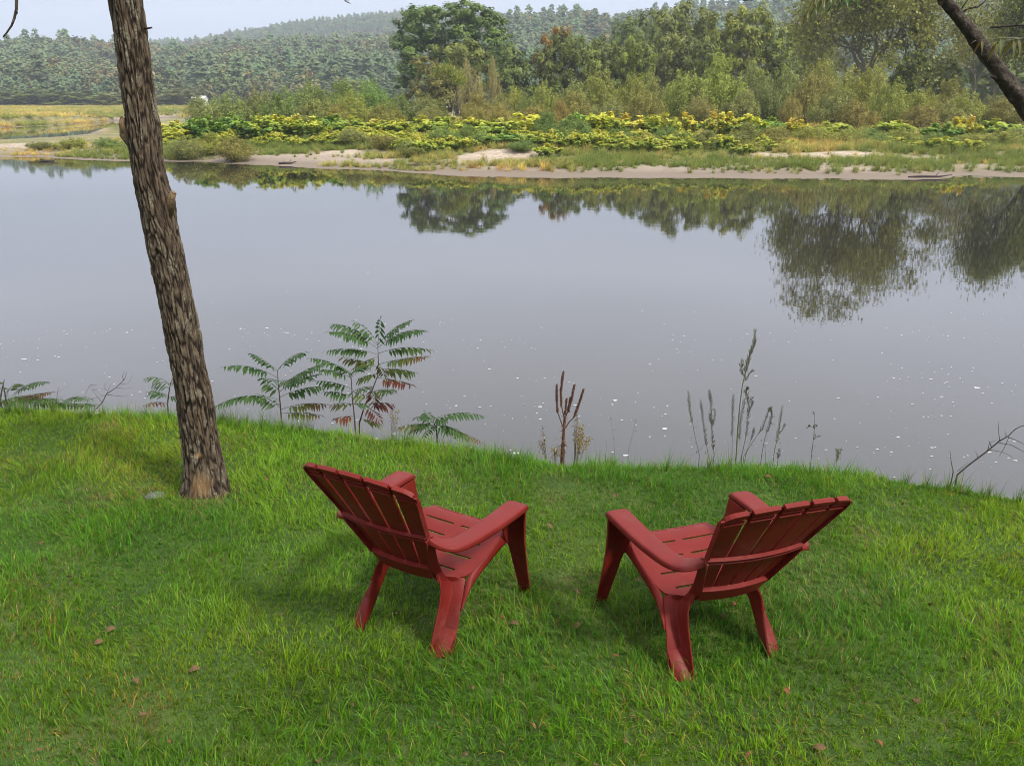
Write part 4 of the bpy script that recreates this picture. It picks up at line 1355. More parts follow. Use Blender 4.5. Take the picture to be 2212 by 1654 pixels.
def sumac(label, Yb, base_uv, stems, leaves, ll, seed, conv=Q6, cat="sumac"):
    rs_ = np.random.default_rng(seed)
    b = at(*conv(*base_uv), Yb)
    root = Vector((b.x, b.y, min(b.z, float(lawn_h(b.x, b.y)))))
    e = empty("sumac_sapling", root, label, cat, "sumac saplings along the brink")
    specs = []
    for st in stems:
        pts = [at(*conv(*q), Yb) for q in st]
        if st is stems[0]: pts = [root] + pts
        r0 = .0072 if st is stems[0] else .005
        specs.append((pts, list(np.linspace(r0, .0028, len(pts)))))
    mb = MB()
    for pts, rad in specs: mb.tube([q - root for q in pts], rad, 6)
    mb.build("stem", m_stem, e)
    for (u0, v0, u1, v1, tint, sag) in leaves:
        dy = rs_.uniform(-.16, .10)
        P0 = at(*conv(u0, v0), Yb); P1 = at(*conv(u1, v1), Yb + dy)
        Ld = (P1 - P0).length
        compound_leaf("compound_leaf", P0, P1, sag, max(5, int(Ld / .027)), ll * rs_.uniform(.9, 1.1), tint, e, root, rs_)
    return e


YB_ = 5.95
sumac("tallest sumac sapling, between the trunk and the left chair, with red-turning lower leaves", YB_, (1135, 870), [[(1150, 830), (1190, 700), (1240, 600), (1282, 490), (1290, 380), (1285, 250)]],
      [(1285, 262, 955, 105, .3, .22), (1283, 285, 940, 160, .32, .2), (1285, 250, 1122, 90, .28, .22), (1287, 248, 1305, 78, .28, .05), (1288, 255, 1520, 80, .3, .2), (1290, 275, 1612, 150, .3, .22), (1288, 330, 918, 300, .3, .16), (1290, 320, 1665, 292, (.32, .45), .16),
       (1290, 400, 1635, 340, (.35, .78), .06), (1285, 440, 1548, 455, (.62, .40), .12), (1282, 420, 1020, 350, (.5, .7), .12), (1280, 500, 1528, 545, (.8, .98), .08), (1250, 600, 1390, 585, .45, .10), (1220, 640, 1100, 600, .5, .1), (1215, 690, 1385, 685, .97, .1), (1290, 345, 1120, 420, .45, .12), (1285, 470, 1140, 505, .45, .1), (1200, 700, 1300, 800, .95, .05), (1160, 800, 1300, 830, .5, .1), (1240, 560, 1260, 700, .8, .0), (1285, 380, 1330, 470, .6, .0)], .100, 501)
sumac("sumac sapling just right of the trunk, its lowest leaves turning red", 5.9, (582, 800), [[(580, 780), (568, 640), (558, 540), (552, 445)]],
      [(552, 450, 365, 320, .3, .12), (555, 500, 168, 415, .3, .22), (552, 445, 745, 312, .28, .22), (555, 520, 440, 500, .3, .08), (562, 570, 880, 395, .33, .12), (568, 600, 845, 470, .3, .14), (570, 640, 880, 560, .33, .14), (565, 660, 100, 705, .3, .26), (575, 730, 905, 690, (.35, .85), .14), (578, 760, 860, 770, (.4, .75), .10), (575, 720, 420, 620, .3, .1), (570, 600, 470, 520, .3, .1), (560, 520, 690, 520, .3, .05)], .098, 502)
sumac("thin-stemmed sumac sapling standing between its two bigger neighbours", 5.8, (1120, 870), [[(1116, 800), (1100, 650), (1095, 560), (1090, 470)]],
      [(1090, 475, 800, 355, .3, .2), (1092, 500, 850, 435, .32, .16), (1096, 580, 850, 520, .32, .14), (1090, 480, 1190, 415, .3, .2), (1098, 640, 905, 600, .33, .18), (1092, 470, 1010, 410, .3, .1), (1112, 780, 985, 790, (.8, .9), .12), (1105, 690, 1200, 690, .35, .12), (1100, 690, 960, 690, (.4, .8), .1), (1100, 600, 1220, 560, .4, .1)], .088, 503)
sumac("low spreading sumac sprawling over the brink behind the left chair", 5.72, (1720, 900), [[(1715, 880), (1700, 840), (1690, 800)]],
      [(1690, 805, 1565, 790, .25, .22), (1690, 800, 2055, 775, .3, .2), (1690, 800, 1640, 750, .28, .1), (1700, 830, 1950, 930, .3, .15), (1700, 850, 1440, 860, (.3, .8), .16), (1695, 820, 1530, 880, .2, .1), (1700, 840, 1620, 920, .2, .1), (1700, 830, 1800, 900, .22, .1), (1690, 810, 1780, 790, .25, .2), (1700, 850, 1890, 900, .3, .2), (1700, 850, 1560, 840, .25, .15), (1700, 860, 2030, 960, (.35, .9), .15)], .088, 504)


def Q8(u, v): return (u * .2300, 726.7 + v * .2300)


sumac("small sumac sapling partly hidden behind the left of the trunk", 6.15, (1575, 690), [[(1572, 640), (1585, 540), (1600, 440), (1625, 390)]],
      [(1585, 440, 1375, 390, .3, .25), (1595, 450, 1450, 440, .3, .2), (1570, 580, 1390, 545, .3, .25), (1580, 560, 1400, 515, .3, .2), (1600, 450, 1760, 400, .3, .2), (1580, 580, 1700, 560, .3, .2), (1570, 630, 1370, 640, .9, .2), (1590, 480, 1450, 470, .3, .1)], .07, 505, Q8)
sumac("sprawling sumac at the far left with an upright feathery leaf", 6.5, (60, 640), [[(50, 560), (40, 500), (30, 440)]],
      [(110, 560, 430, 425, .33, .2), (60, 560, 180, 445, .45, .3), (40, 520, -60, 420, .35, .2), (60, 600, 480, 520, (.5, .9), .05), (100, 620, 520, 610, .35, .15), (200, 640, 640, 640, .35, .12), (560, 640, 840, 580, .38, .22), (300, 600, 560, 590, .4, .12), (60, 600, 250, 560, .4, .2), (400, 650, 760, 640, .4, .15), (150, 620, 340, 560, .35, .2), (-50, 620, 120, 600, .35, .2), (620, 650, 900, 640, .35, .1)], .09, 506, Q8)

# ---- vertical dead stub at far left edge and dead branches
m_dead = simple_mat("dead_branch", [(0.3, (0.030, 0.020, 0.020)), (0.7, (0.085, 0.062, 0.058))], scale=30, rough=.9)


def dead(name, label, specs, Yb, conv, r=.005, cat="branch"):
    b = at(*conv(*specs[0][0]), Yb); root = Vector((b.x, b.y, float(lawn_h(b.x, b.y))))
    mb = MB()
    rs_ = np.random.default_rng(len(specs) + int(b.x * 100) % 97)
    for i, st in enumerate(specs):
        rr_ = r if i == 0 else r * rs_.uniform(.25, .45)
        pts = [at(*conv(*q), Yb + rs_.uniform(-.03, .03)) for q in st]
        if i == 0: pts = [root - Vector((0, 0, .05))] + pts
        mb.tube([q - root for q in pts], list(np.linspace(rr_, rr_ * .3, len(pts))), 5)
    o = mb.build(name, m_dead, None); o.location = root
    tag(o, label, cat)
    return o


dead("dead_branch", "dark bare dead branch with forked twigs at the left brink before the trunk", [[(880, 705), (960, 620), (1000, 540), (1090, 480), (1170, 400), (1190, 340)], [(770, 670), (850, 590), (1000, 545)], [(1000, 545), (1030, 470), (1060, 430)], [(1090, 480), (1180, 490), (1250, 478)], [(1120, 450), (1200, 440), (1260, 345)], [(990, 560), (930, 540), (850, 455)], [(850, 455), (820, 500), (800, 560)], [(850, 455), (925, 452)], [(1160, 410), (1150, 370), (1175, 320)], [(1000, 500), (975, 470), (1010, 425)], [(960, 620), (910, 560), (845, 480)], [(1000, 545), (1130, 560), (1210, 562)], [(870, 500), (940, 495), (1010, 500)]], 6.2, Q8, .0055)
dead("dead_twig", "thin forked dead twig at the far left brink beside the sprawling sumac", [[(530, 610), (540, 520), (550, 480)], [(535, 580), (600, 560), (680, 535)], [(545, 520), (610, 480), (680, 430)]], 6.35, Q8, .003, "twig")
dead("dead_stub", "short dark upright dead stem at the far left edge", [[(0, 600), (18, 500), (40, 405)]], 6.4, Q8, .010, "stem")


def Q5(u, v): return (1744 + u * .2116, 835.7 + v * .2116)


dead("dead_branch", "long dark bare branch arching up over the water at the right brink", [[(1530, 895), (1640, 800), (1840, 650), (1960, 550), (2050, 500), (2115, 435), (2160, 410), (2330, 350)], [(1530, 860), (1600, 800), (1670, 750)], [(1840, 650), (1860, 570), (1940, 535)], [(1965, 545), (1950, 440), (1955, 350)], [(1960, 570), (2080, 590), (2210, 660), (2300, 700)], [(1860, 640), (2000, 665), (2080, 705), (2140, 765)], [(2050, 510), (2150, 550), (2260, 610)], [(2060, 510), (2010, 620), (1955, 710)], [(1740, 715), (1715, 650)], [(2030, 510), (2025, 450)], [(1880, 610), (1850, 540)]], 5.25, Q5, .0075)
dead("dead_twig", "short upright dark dead stem left of the long bare branch", [[(1490, 865), (1470, 770), (1455, 650)]], 5.3, Q5, .005, "stem")

# ---- withered mullein with upright seed spikes
m_mull = simple_mat("mullein_seed_spikes", [(0.3, (0.035, 0.016, 0.010)), (0.5, (0.085, 0.040, 0.024)), (0.7, (0.15, 0.080, 0.050))], scale=90, rough=.95)


def Q7(u, v): return (1126.4 + u * .2957, 683 + v * .2957)


YM = 5.42
b = at(*Q7(300, 1020), YM); root = Vector((b.x, b.y, float(lawn_h(b.x, b.y))))
mull = empty("mullein", root, "withered brown mullein with candelabra seed spikes standing at the brink", "plant")
rs = np.random.default_rng(61)
mb = MB()
mb.tube([root - root] + [at(*Q7(*q), YM) - root for q in [(300, 1010), (305, 900), (312, 800), (318, 730)]], [.017, .016, .011, .010, .010], 8)
for pts in ([(300, 800), (282, 750), (262, 690)], [(325, 810), (350, 770), (385, 735)], [(312, 740), (300, 690), (292, 640)], [(325, 730), (345, 680)]):
    mb.tube([at(*Q7(*q), YM) - root for q in pts], .0042, 6)
for k in range(60):
    f = rs.random(); a = rs.uniform(0, 6.28); q = at(*Q7(300 + 14 * f, 1010 - 290 * f), YM) - root
    d = Vector((math.cos(a), math.sin(a), -.5)); l = rs.uniform(.012, .03)
    s_ = Vector((-math.sin(a), math.cos(a), 0)) * .006
    mb.add([q + d * .01 - s_, q + d * .01 + s_, q + d * (.01 + l) + s_ * .5, q + d * (.01 + l * .9) - s_ * .5], [(0, 1, 2, 3)])
mb.build("stem", m_mull, mull, smoothed=False)
for pts, r in (([(292, 660), (287, 560), (297, 470), (308, 402)], .0115), ([(264, 705), (258, 600), (258, 497)], .0115), ([(340, 690), (365, 610), (388, 500)], .0135), ([(318, 720), (324, 660), (331, 598)], .0115), ([(345, 700), (350, 640), (358, 590)], .010), ([(385, 735), (410, 670), (435, 600), (455, 532)], .0125)):
    mb = MB()
    P_ = [at(*Q7(*q), YM) - root for q in pts]
    mb.tube(P_, r * .55, 6)
    Ls = sum((P_[i + 1] - P_[i]).length for i in range(len(P_) - 1))
    nb = int(Ls / .006) * 4
    for k in range(nb):
        f = rs.random() * (len(P_) - 1); i_ = min(int(f), len(P_) - 2); c = P_[i_].lerp(P_[i_ + 1], f - i_)
        a = rs.uniform(0, 6.28); fr_ = f / (len(P_) - 1); rr_ = r * (1 - .45 * max(0, fr_ - .75) / .25)
        d = Vector((math.cos(a), math.sin(a), rs.uniform(.1, .7))).normalized(); q = c + d * rr_ * .75
        z_ = rs.uniform(.0032, .0052)
        mb.add([q + Vector((z_, 0, 0)), q + Vector((-z_, 0, 0)), q + Vector((0, z_, 0)), q + Vector((0, -z_, 0)), q + Vector((0, 0, z_ * 1.2)), q + Vector((0, 0, -z_ * 1.2))],
               [(0, 2, 4), (2, 1, 4), (1, 3, 4), (3, 0, 4), (2, 0, 5), (1, 2, 5), (3, 1, 5), (0, 3, 5)])
    mb.build("seed_spike", m_mull, mull, smoothed=False)

# ---- evening primrose stalks gone to seed
m_prim = foliage_mat("seed_stalk", [(0.0, (0.045, 0.032, 0.020)), (0.4, (0.080, 0.068, 0.036)), (0.6, (0.085, 0.105, 0.040)), (1.0, (0.15, 0.17, 0.055))], trans=.15)


def stalk(label, pts, Yb, pods_from, r=.0028, pod=.017, seed=0, green=.45, leaves=8, conv=Q7, dens=1.0, forks=()):
    rs_ = np.random.default_rng(seed)
    P_ = [at(*conv(*q), Yb) for q in pts]
    root = Vector((P_[0].x, P_[0].y, float(lawn_h(P_[0].x, P_[0].y))))
    P_ = [root - Vector((0, 0, .01))] + P_
    e = empty("seed_stalk", root, label, "plant", "tall seed stalks along the brink")
    mb = MB(); mb.tube([q - root for q in P_], list(np.linspace(r, r * .35, len(P_))), 6, green + .1)
    for fk in forks: mb.tube([at(*conv(*q), Yb) - root for q in fk], r * .4, 5, green)
    for k in range(leaves):
        f = rs_.uniform(.1, .8) * (len(P_) - 1); i_ = min(int(f), len(P_) - 2); c = P_[i_].lerp(P_[i_ + 1], f - i_) - root
        a = rs_.uniform(0, 6.28); d = Vector((math.cos(a), math.sin(a) * .5, .3)); l = rs_.uniform(.025, .06); w = Vector((-d.y, d.x, .3)).normalized() * .0035
        e1 = c + d * l * .6; e2 = e1 + d * l * .25 + Vector((0, 0, -l * .55))
        mb.add([c, e1 - w, e1 + w, e2], [(0, 1, 2), (1, 3, 2)], rs_.uniform(.1, .5))
    mb.build("stem", m_prim, e)
    mb = MB()
    segs = [P_] + [[at(*conv(*q), Yb) for q in fk] for fk in forks]
    for si, S_ in enumerate(segs):
        Ls = sum((S_[i + 1] - S_[i]).length for i in range(len(S_) - 1))
        n_ = int(Ls / .0078 * dens)
        for k in range(n_):
            f = k / n_
            if si == 0 and f < pods_from: continue
            ff = f * (len(S_) - 1); i_ = min(int(ff), len(S_) - 2); c = S_[i_].lerp(S_[i_ + 1], ff - i_) - root
            dd = (S_[i_ + 1] - S_[i_]).normalized()
            a = k * 2.4; o1 = Vector((math.cos(a), math.sin(a), 0)); d = (dd * 1.1 + o1 * .75).normalized()
            l = pod * 1.35 * rs_.uniform(.7, 1.2) * (1.0 if f < .9 else .75); w = l * .155
            s1 = d.cross(Vector((0, 1, .2))).normalized() * w; s2 = d.cross(s1).normalized() * w
            m_ = c + o1 * .001 + d * l * .5; t_ = c + d * l
            mb.add([c, m_ + s1, m_ + s2, m_ - s1, m_ - s2, t_], [(0, 1, 2), (0, 2, 3), (0, 3, 4), (0, 4, 1), (5, 2, 1), (5, 3, 2), (5, 4, 3), (5, 1, 4)], float(np.clip(green - .12 + rs_.normal(0, .12) + (.15 if f > .93 else 0), 0, 1)))
    if mb.n: mb.build("seed_pods", m_prim, e, smoothed=False)
    return e


stalk("tallest green-stemmed seed stalk, bending right at its bushy tip", [(1570, 1010), (1578, 850), (1595, 650), (1615, 500), (1640, 400), (1665, 290), (1700, 200), (1708, 95)], 5.25, .60, .0050, .024, 1, .62, 14, forks=[[(1625, 440), (1605, 380), (1612, 315)], [(1630, 470), (1670, 410), (1692, 398)]])
stalk("seed stalk standing furthest left of the stalk group", [(1300, 1015), (1265, 860), (1232, 690), (1218, 545)], 5.3, .62, .0026, .020, 2, .55, 10)
stalk("brown seed stalk second from the left of the stalk group", [(1365, 1015), (1345, 900), (1322, 720), (1310, 612)], 5.3, .40, .0024, .018, 3, .40, 10)
stalk("bushy seed stalk third from the left with pods down its length", [(1408, 1015), (1392, 850), (1385, 640), (1370, 540)], 5.25, .30, .0026, .019, 4, .40, 12, forks=[[(1392, 800), (1410, 740), (1415, 680)], [(1388, 790), (1375, 750), (1378, 710)]])
stalk("slim seed stalk close to the left of the tallest one", [(1538, 1015), (1540, 850), (1543, 690), (1548, 570)], 5.25, .45, .0022, .017, 5, .35, 6)
stalk("curly brown seed stalk close to the right of the tallest one", [(1610, 1015), (1645, 850), (1665, 660), (1640, 545), (1655, 525)], 5.3, .35, .0026, .020, 6, .30, 26, forks=[[(1590, 900), (1600, 760), (1630, 600)], [(1650, 700), (1685, 650), (1680, 590)]])
stalk("short seed stalk leaning right between the tallest and the pair beyond", [(1640, 1000), (1670, 920), (1690, 860), (1700, 815)], 5.3, .55, .0018, .016, 7, .4, 5)
stalk("seed stalk leaning far right in a loose curve", [(1625, 1020), (1700, 900), (1760, 820), (1800, 700), (1825, 665)], 5.28, .50, .0020, .018, 8, .5, 8)
stalk("upright seed stalk with a withered foot right of the leaning one", [(1755, 1010), (1780, 880), (1815, 790), (1832, 710), (1812, 670)], 5.25, .45, .0024, .018, 9, .38, 18)
stalk("green seed stalk with side pods, rightmost of the stalk group", [(1845, 1005), (1870, 880), (1890, 760), (1905, 655)], 5.2, .40, .0024, .018, 10, .6, 8, forks=[[(1880, 860), (1912, 820), (1928, 790)]])
stalk("lowest dark seed head peeking just above the grass", [(1875, 1040), (1880, 1010), (1888, 965)], 5.15, .3, .0022, .016, 11, .25, 3)
stalk("lone dark thin stalk with curled seed pods standing apart at the right", [(2118, 1030), (2130, 920), (2142, 800), (2140, 710)], 5.2, 1.2, .0026, .02, 12, .15, 12, forks=[[(2130, 900), (2160, 870), (2178, 875)], [(2142, 715), (2122, 708)], [(2135, 820), (2100, 790), (2092, 815)], [(2140, 790), (2165, 805)]], dens=.6)
stalk("yellow flowering sprig standing alone at the right brink", [(300, 760), (305, 700), (322, 630)], 5.2, .3, .0016, .016, 13, .8, 8, conv=Q5, forks=[[(305, 700), (340, 660), (355, 635)], [(303, 720), (300, 660), (298, 635)]])

# thin bristly stems
for (pts, lb) in (([(680, 990), (670, 860), (650, 735)], "pale thin grass stem with nodding tip, right of the mullein"), ([(780, 990), (810, 870), (838, 750)], "pale thin grass stem leaning right, further right of the mullein")):
    stalk(lb, pts, 5.35, .93, .0013, .012, 31, .35, 2)

# goldenrod-like haze of small seeds beside the mullein
m_gold = foliage_mat("goldenrod", [(0.0, (0.10, 0.060, 0.025)), (0.5, (0.24, 0.17, 0.045)), (1.0, (0.36, 0.30, 0.06))], trans=.3)


def bushy(name, label, pts, Yb, spread, n_, seed, conv=Q7, mat=None, cat="plant", size=.006, tint=.5):
    rs_ = np.random.default_rng(seed)
    P_ = [at(*conv(*q), Yb) for q in pts]; root = Vector((P_[0].x, P_[0].y, float(lawn_h(P_[0].x, P_[0].y))))
    P_ = [root] + P_
    mb = MB()
    nst = 9
    top = P_[-1] - root
    tips = []
    for k in range(nst):
        a = rs_.uniform(0, 6.28); rr_ = rs_.uniform(0, spread)
        tip = top + Vector((math.cos(a) * rr_, math.sin(a) * rr_ * .6, rs_.uniform(-.35, .05) * top.z))
        mid = tip * .55 + Vector((0, 0, .05 * top.z)); mb.tube([Vector((0, 0, 0)), mid, tip], [.0014, .001, .0005], 4, .1); tips.append((mid, tip))
    C = []; Nn = []
    for k in range(n_):
        m_, t_ = tips[rs_.integers(0, nst)]; f = rs_.uniform(.0, 1.0) ** .7
        c = m_.lerp(t_, f) + Vector(rs_.normal(0, .012, 3)) + Vector((0, 0, -.01))
        C.append(c); Nn.append(rs_.normal(size=3))
    V, F = leaf_quads(np.array(C), np.array(Nn), size * rs_.uniform(.5, 1.4, n_), .6, rs_)
    mb.add(V, F, np.repeat(np.clip(tint + rs_.normal(0, .25, n_), 0, 1), 4))
    o = mb.build(name, mat or m_gold, None, smoothed=False); o.location = root
    return tag(o, label, cat)


bushy("goldenrod", "tawny fading goldenrod clump right beside the mullein", [(400, 1000), (440, 800)], 5.4, .085, 620, 71)
bushy("goldenrod", "small tawny seed cluster low at the mullein's left", [(240, 1000), (245, 900)], 5.4, .04, 160, 72)
bushy("dry_flower_head", "rusty drooping flower head on a thin stem left of the mullein", [(200, 980), (150, 800)], 5.4, .03, 150, 73, tint=.1)
bushy("dry_flower_head", "pinkish dry flower head on a stem right behind the mullein's right spike", [(392, 990), (400, 710)], 5.46, .018, 120, 74, tint=.2)
bushy("low_weed", "small leafy weed with pale seed heads right of the tall sumac", [(1385, 870), (1400, 720)], 5.8, .05, 130, 75, conv=Q6, tint=.35)

# ================================================================== FAR BANK: trees, willows, knotweed, weeds
m_leaf = foliage_mat("tree_leaves", [(0.0, (0.070, 0.082, 0.020)), (0.5, (0.155, 0.180, 0.038)), (1.0, (0.28, 0.29, 0.062))], trans=.28, objcol=True)
m_will = foliage_mat("willow_leaves", [(0.0, (0.105, 0.105, 0.032)), (0.5, (0.190, 0.205, 0.050)), (1.0, (0.30, 0.315, 0.080))], trans=.28, objcol=True)
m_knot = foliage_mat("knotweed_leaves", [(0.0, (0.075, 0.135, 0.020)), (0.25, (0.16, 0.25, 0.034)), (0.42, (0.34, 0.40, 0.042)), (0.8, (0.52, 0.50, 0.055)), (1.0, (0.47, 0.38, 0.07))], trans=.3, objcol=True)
m_weed = foliage_mat("bank_weeds", [(0.0, (0.12, 0.170, 0.030)), (0.4, (0.25, 0.275, 0.050)), (0.7, (0.38, 0.33, 0.095)), (1.0, (0.58, 0.43, 0.11))], trans=.25, jitter=.25)
m_limb = simple_mat("grey_limbs", [(0.3, (0.085, 0.070, 0.055)), (0.7, (0.20, 0.175, 0.145))], scale=2, rough=.9)
m_limbd = simple_mat("dark_limbs", [(0.3, (0.035, 0.028, 0.022)), (0.7, (0.085, 0.070, 0.055))], scale=2, rough=.9)


def rand_lobes(seed, n, rx, rz, zlo, zhi, spread=.33):
    rs_ = np.random.default_rng(seed); out = []
    for i in range(n):
        a = rs_.uniform(0, 6.28); z_ = zlo + (zhi - zlo) * (i + .5) / n
        env = math.sqrt(max(.05, 1 - ((z_ - .42) / .62) ** 2))
        r_ = spread * env * rs_.uniform(.3, 1.0)
        out.append((r_ * math.cos(a), r_ * math.sin(a), z_, rx * rs_.uniform(.75, 1.2), rx * rs_.uniform(.75, 1.2), rz * rs_.uniform(.75, 1.2)))
    return out


def stems_mesh(name, seed, n_, mat, h=.75, sp=.38, r=.006):
    rs_ = np.random.default_rng(seed); mb = MB()
    for i in range(n_):
        a = rs_.uniform(0, 6.28); q = rs_.uniform(.2, 1) * sp
        t = Vector((math.cos(a) * q, math.sin(a) * q, h * rs_.uniform(.6, 1)))
        mb.tube([(math.cos(a) * .04, math.sin(a) * .04, -.02), t * .5 + Vector((0, 0, .08)), t], [r, r * .7, r * .25], 4, cap=False)
    return mb.mesh(name, mat)


def flame_mesh(name, seed, mat, n=12000, leaf=.0155, nst=60):
    """willow bush: many upright wands fanning from the root, each set with narrow leaves"""
    rs_ = np.random.default_rng(seed); C = []; Nn = []; T = []
    hb = rs_.uniform(0, 6.28)
    per = n // nst
    for i in range(nst):
        a = rs_.uniform(0, 6.28); q = math.sqrt(rs_.random()) * .46
        hh = (1 - (q / .52) ** 2 * .55) * rs_.uniform(.72, 1.0) * (1 + .14 * math.cos(a - hb)) / 1.08
        tip = np.array([math.cos(a) * q, math.sin(a) * q, hh])
        base = np.array([math.cos(a) * q * .35, math.sin(a) * q * .35, 0.0])
        f = rs_.random(per) ** .62
        c = base + (tip - base) * f[:, None]; c[:, :2] += (tip - base)[:2] * (np.sin(f * 1.57)[:, None] - f[:, None]) * .5
        w = .055 * np.sin(np.clip(f, .1, 1) * 2.9 + .15).clip(.15) + .01
        c = c + rs_.normal(size=(per, 3)) * w[:, None]
        c[:, 2] = np.abs(c[:, 2])
        C.append(c); nn = rs_.normal(0, .55, (per, 3)); nn[:, 2] += .55 * tip[2]; nn[:, :2] += 0.9 * tip[:2] / .46
        Nn.append(nn)
        T.append(np.clip(.50 + rs_.normal(0, .10) + (f - .6) * .35 + rs_.normal(0, .10, per), 0, 1))
    C = np.concatenate(C); Nn = np.concatenate(Nn); T = np.concatenate(T)
    V, F = leaf_quads(C, Nn, leaf * rs_.uniform(.6, 1.5, len(C)), .5, rs_)
    return mesh_np(name, V, F, mat, tint=np.repeat(T, 4))


def knot_mesh(name, seed, mat, n=2400, leaf=.040):
    """knotweed: arching stems carrying broad flat leaves in tiers"""
    rs_ = np.random.default_rng(seed); C = []; Nn = []; T = []
    for i in range(26):
        a = rs_.uniform(0, 6.28); q = math.sqrt(rs_.random()) * .5; hh = (1 - (q / .62) ** 2 * .6) * rs_.uniform(.7, 1.0)
        m_ = n // 26; f = rs_.random(m_) ** .55
        c = np.stack([math.cos(a) * q * (.4 + .6 * f), math.sin(a) * q * (.4 + .6 * f), hh * np.sin(f * 1.5)], 1) + rs_.normal(0, .035, (m_, 3))
        c[:, 2] = np.abs(c[:, 2])
        C.append(c); nn = rs_.normal(0, .5, (m_, 3)); nn[:, 2] += 1.0; nn[:, :2] += np.array([math.cos(a), math.sin(a)]) * .5; Nn.append(nn)
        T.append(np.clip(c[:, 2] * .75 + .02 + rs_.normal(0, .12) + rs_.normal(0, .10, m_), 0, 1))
    C = np.concatenate(C); Nn = np.concatenate(Nn); T = np.concatenate(T)
    V, F = leaf_quads(C, Nn, leaf * rs_.uniform(.6, 1.4, len(C)), .75, rs_)
    return mesh_np(name, V, F, mat, tint=np.repeat(T, 4))


WILL = [flame_mesh("willow_foliage_%d" % k, 600 + k, m_will) for k in range(6)]
KNOT = [knot_mesh("knotweed_foliage_%d" % k, 640 + k, m_knot) for k in range(5)]
ROUND = [lobes_mesh("round_foliage_%d" % k, 660 + k, m_leaf, rand_lobes(660 + k, 20, .25, .15, .10, .86, .36), 13000, .0175, clus=10, spread=.34) for k in range(4)]
WSTEM = [stems_mesh("willow_stems_%d" % k, 620 + k, 16, m_limb) for k in range(3)]


def skeleton(seed, levels=4, fork=4, h0=.22, ang=.55, shrink=.72, r0=.028, up=.25):
    rs_ = np.random.default_rng(seed); segs = []; tips = []
    def grow(p, d, l, r, lv):
        q = p + d * l * .5 + Vector(rs_.normal(0, .06 * l, 3)); e = q + (d + Vector((0, 0, up * .3))).normalized() * l * .5 + Vector(rs_.normal(0, .05 * l, 3))
        segs.append(([p, q, e], [r, r * .85, r * .68]))
        tips.append((e, lv)); tips.append((q, lv))
        if lv >= levels: return
        k = fork if lv == 0 else rs_.integers(2, 4)
        a0 = rs_.uniform(0, 6.28)
        for i in range(k):
            a = a0 + 6.28 * i / k + rs_.uniform(-.4, .4)
            s_ = d.cross(Vector((math.cos(a), math.sin(a), .1))).normalized()
            nd = (d * math.cos(ang) + s_ * math.sin(ang) * rs_.uniform(.7, 1.4) + Vector((0, 0, up))).normalized()
            grow(e, nd, l * shrink * rs_.uniform(.8, 1.2), r * .62, lv + 1)
    grow(Vector((0, 0, 0)), Vector((rs_.uniform(-.1, .1), 0, 1)).normalized(), h0, r0, 0)
    return segs, tips


def branchy_tree(seed, mat_leaf, mat_limb, n_leaf, leaf, levels=5, spread=.05, minlv=3, **kw):
    segs, tips = skeleton(seed, levels, **kw)
    P_ = np.array([[*p] for s_ in segs for p in s_[0]])
    zmax = P_[:, 2].max(); w = max(np.ptp(P_[:, 0]), np.ptp(P_[:, 1])) + .05
    mb = MB()
    S_ = Vector((1 / w, 1 / w, 1 / zmax))
    for pts, rad in segs: mb.tube([Vector((p.x * S_.x, p.y * S_.y, p.z * S_.z)) for p in pts], [r_ / zmax for r_ in rad], 5, cap=False)
    lim = mb.mesh("limbs_%d" % seed, mat_limb)
    rs_ = np.random.default_rng(seed + 5)
    tp_ = [t for t in tips if t[1] >= minlv]
    sel = [tp_[i] for i in rs_.integers(0, len(tp_), int(len(tp_) * .85))]
    per = max(1, n_leaf // len(sel)); C = []; T = []
    for t, lv in sel:
        c = np.array([t.x * S_.x, t.y * S_.y, t.z * S_.z]); sp = spread * rs_.uniform(.5, 1.3)
        C.append(c + rs_.normal(size=(per, 3)) * sp * np.array([1, 1, .8])); T.append(np.clip(rs_.normal(.5, .16) + rs_.normal(0, .1, per), 0, 1))
    C = np.concatenate(C); T = np.concatenate(T); nn = rs_.normal(size=C.shape); nn[:, 2] += .4
    V, F = leaf_quads(C, nn, leaf * rs_.uniform(.6, 1.4, len(C)), .65, rs_)
    return lim, mesh_np("crown_%d" % seed, V, F, mat_leaf, tint=np.repeat(T, 4))


def put(name, px0, px1, top, d, parts, label, cat, group=None, color=(1, 1, 1), rot=None, base_dz=0.0, depth_k=1.0, single=False, wk=1.12, hk=1.06):
    """parts: list of (part name, mesh). Scales unit meshes to the surveyed width and height and stands them on the land"""
    pc = (px0 + px1) / 2
    T_ = at(pc, top, d)
    gz = float(land_h(T_.x, T_.y)) + base_dz
    depth = d * CP - (T_.z - CAM_Z) * SP
    w = (px1 - px0) / 1728.5 * depth * wk; h = (T_.z - gz) * hk
    rot = random.uniform(0, 6.28) if rot is None else rot
    if single:
        o = link(name, parts[0][1]); o.location = (T_.x, T_.y, gz); o.scale = (w, w * depth_k, h); o.rotation_euler = (0, 0, rot)
        o.color = (*color, 1); tag(o, label, cat, group); return o
    e = empty(name, (T_.x, T_.y, gz), label, cat, group, rot=(0, 0, rot), scale=(w, w * depth_k, h))
    for pn, me_ in parts:
        o = link(pn, me_, e); o.color = (*color, 1)
    return e


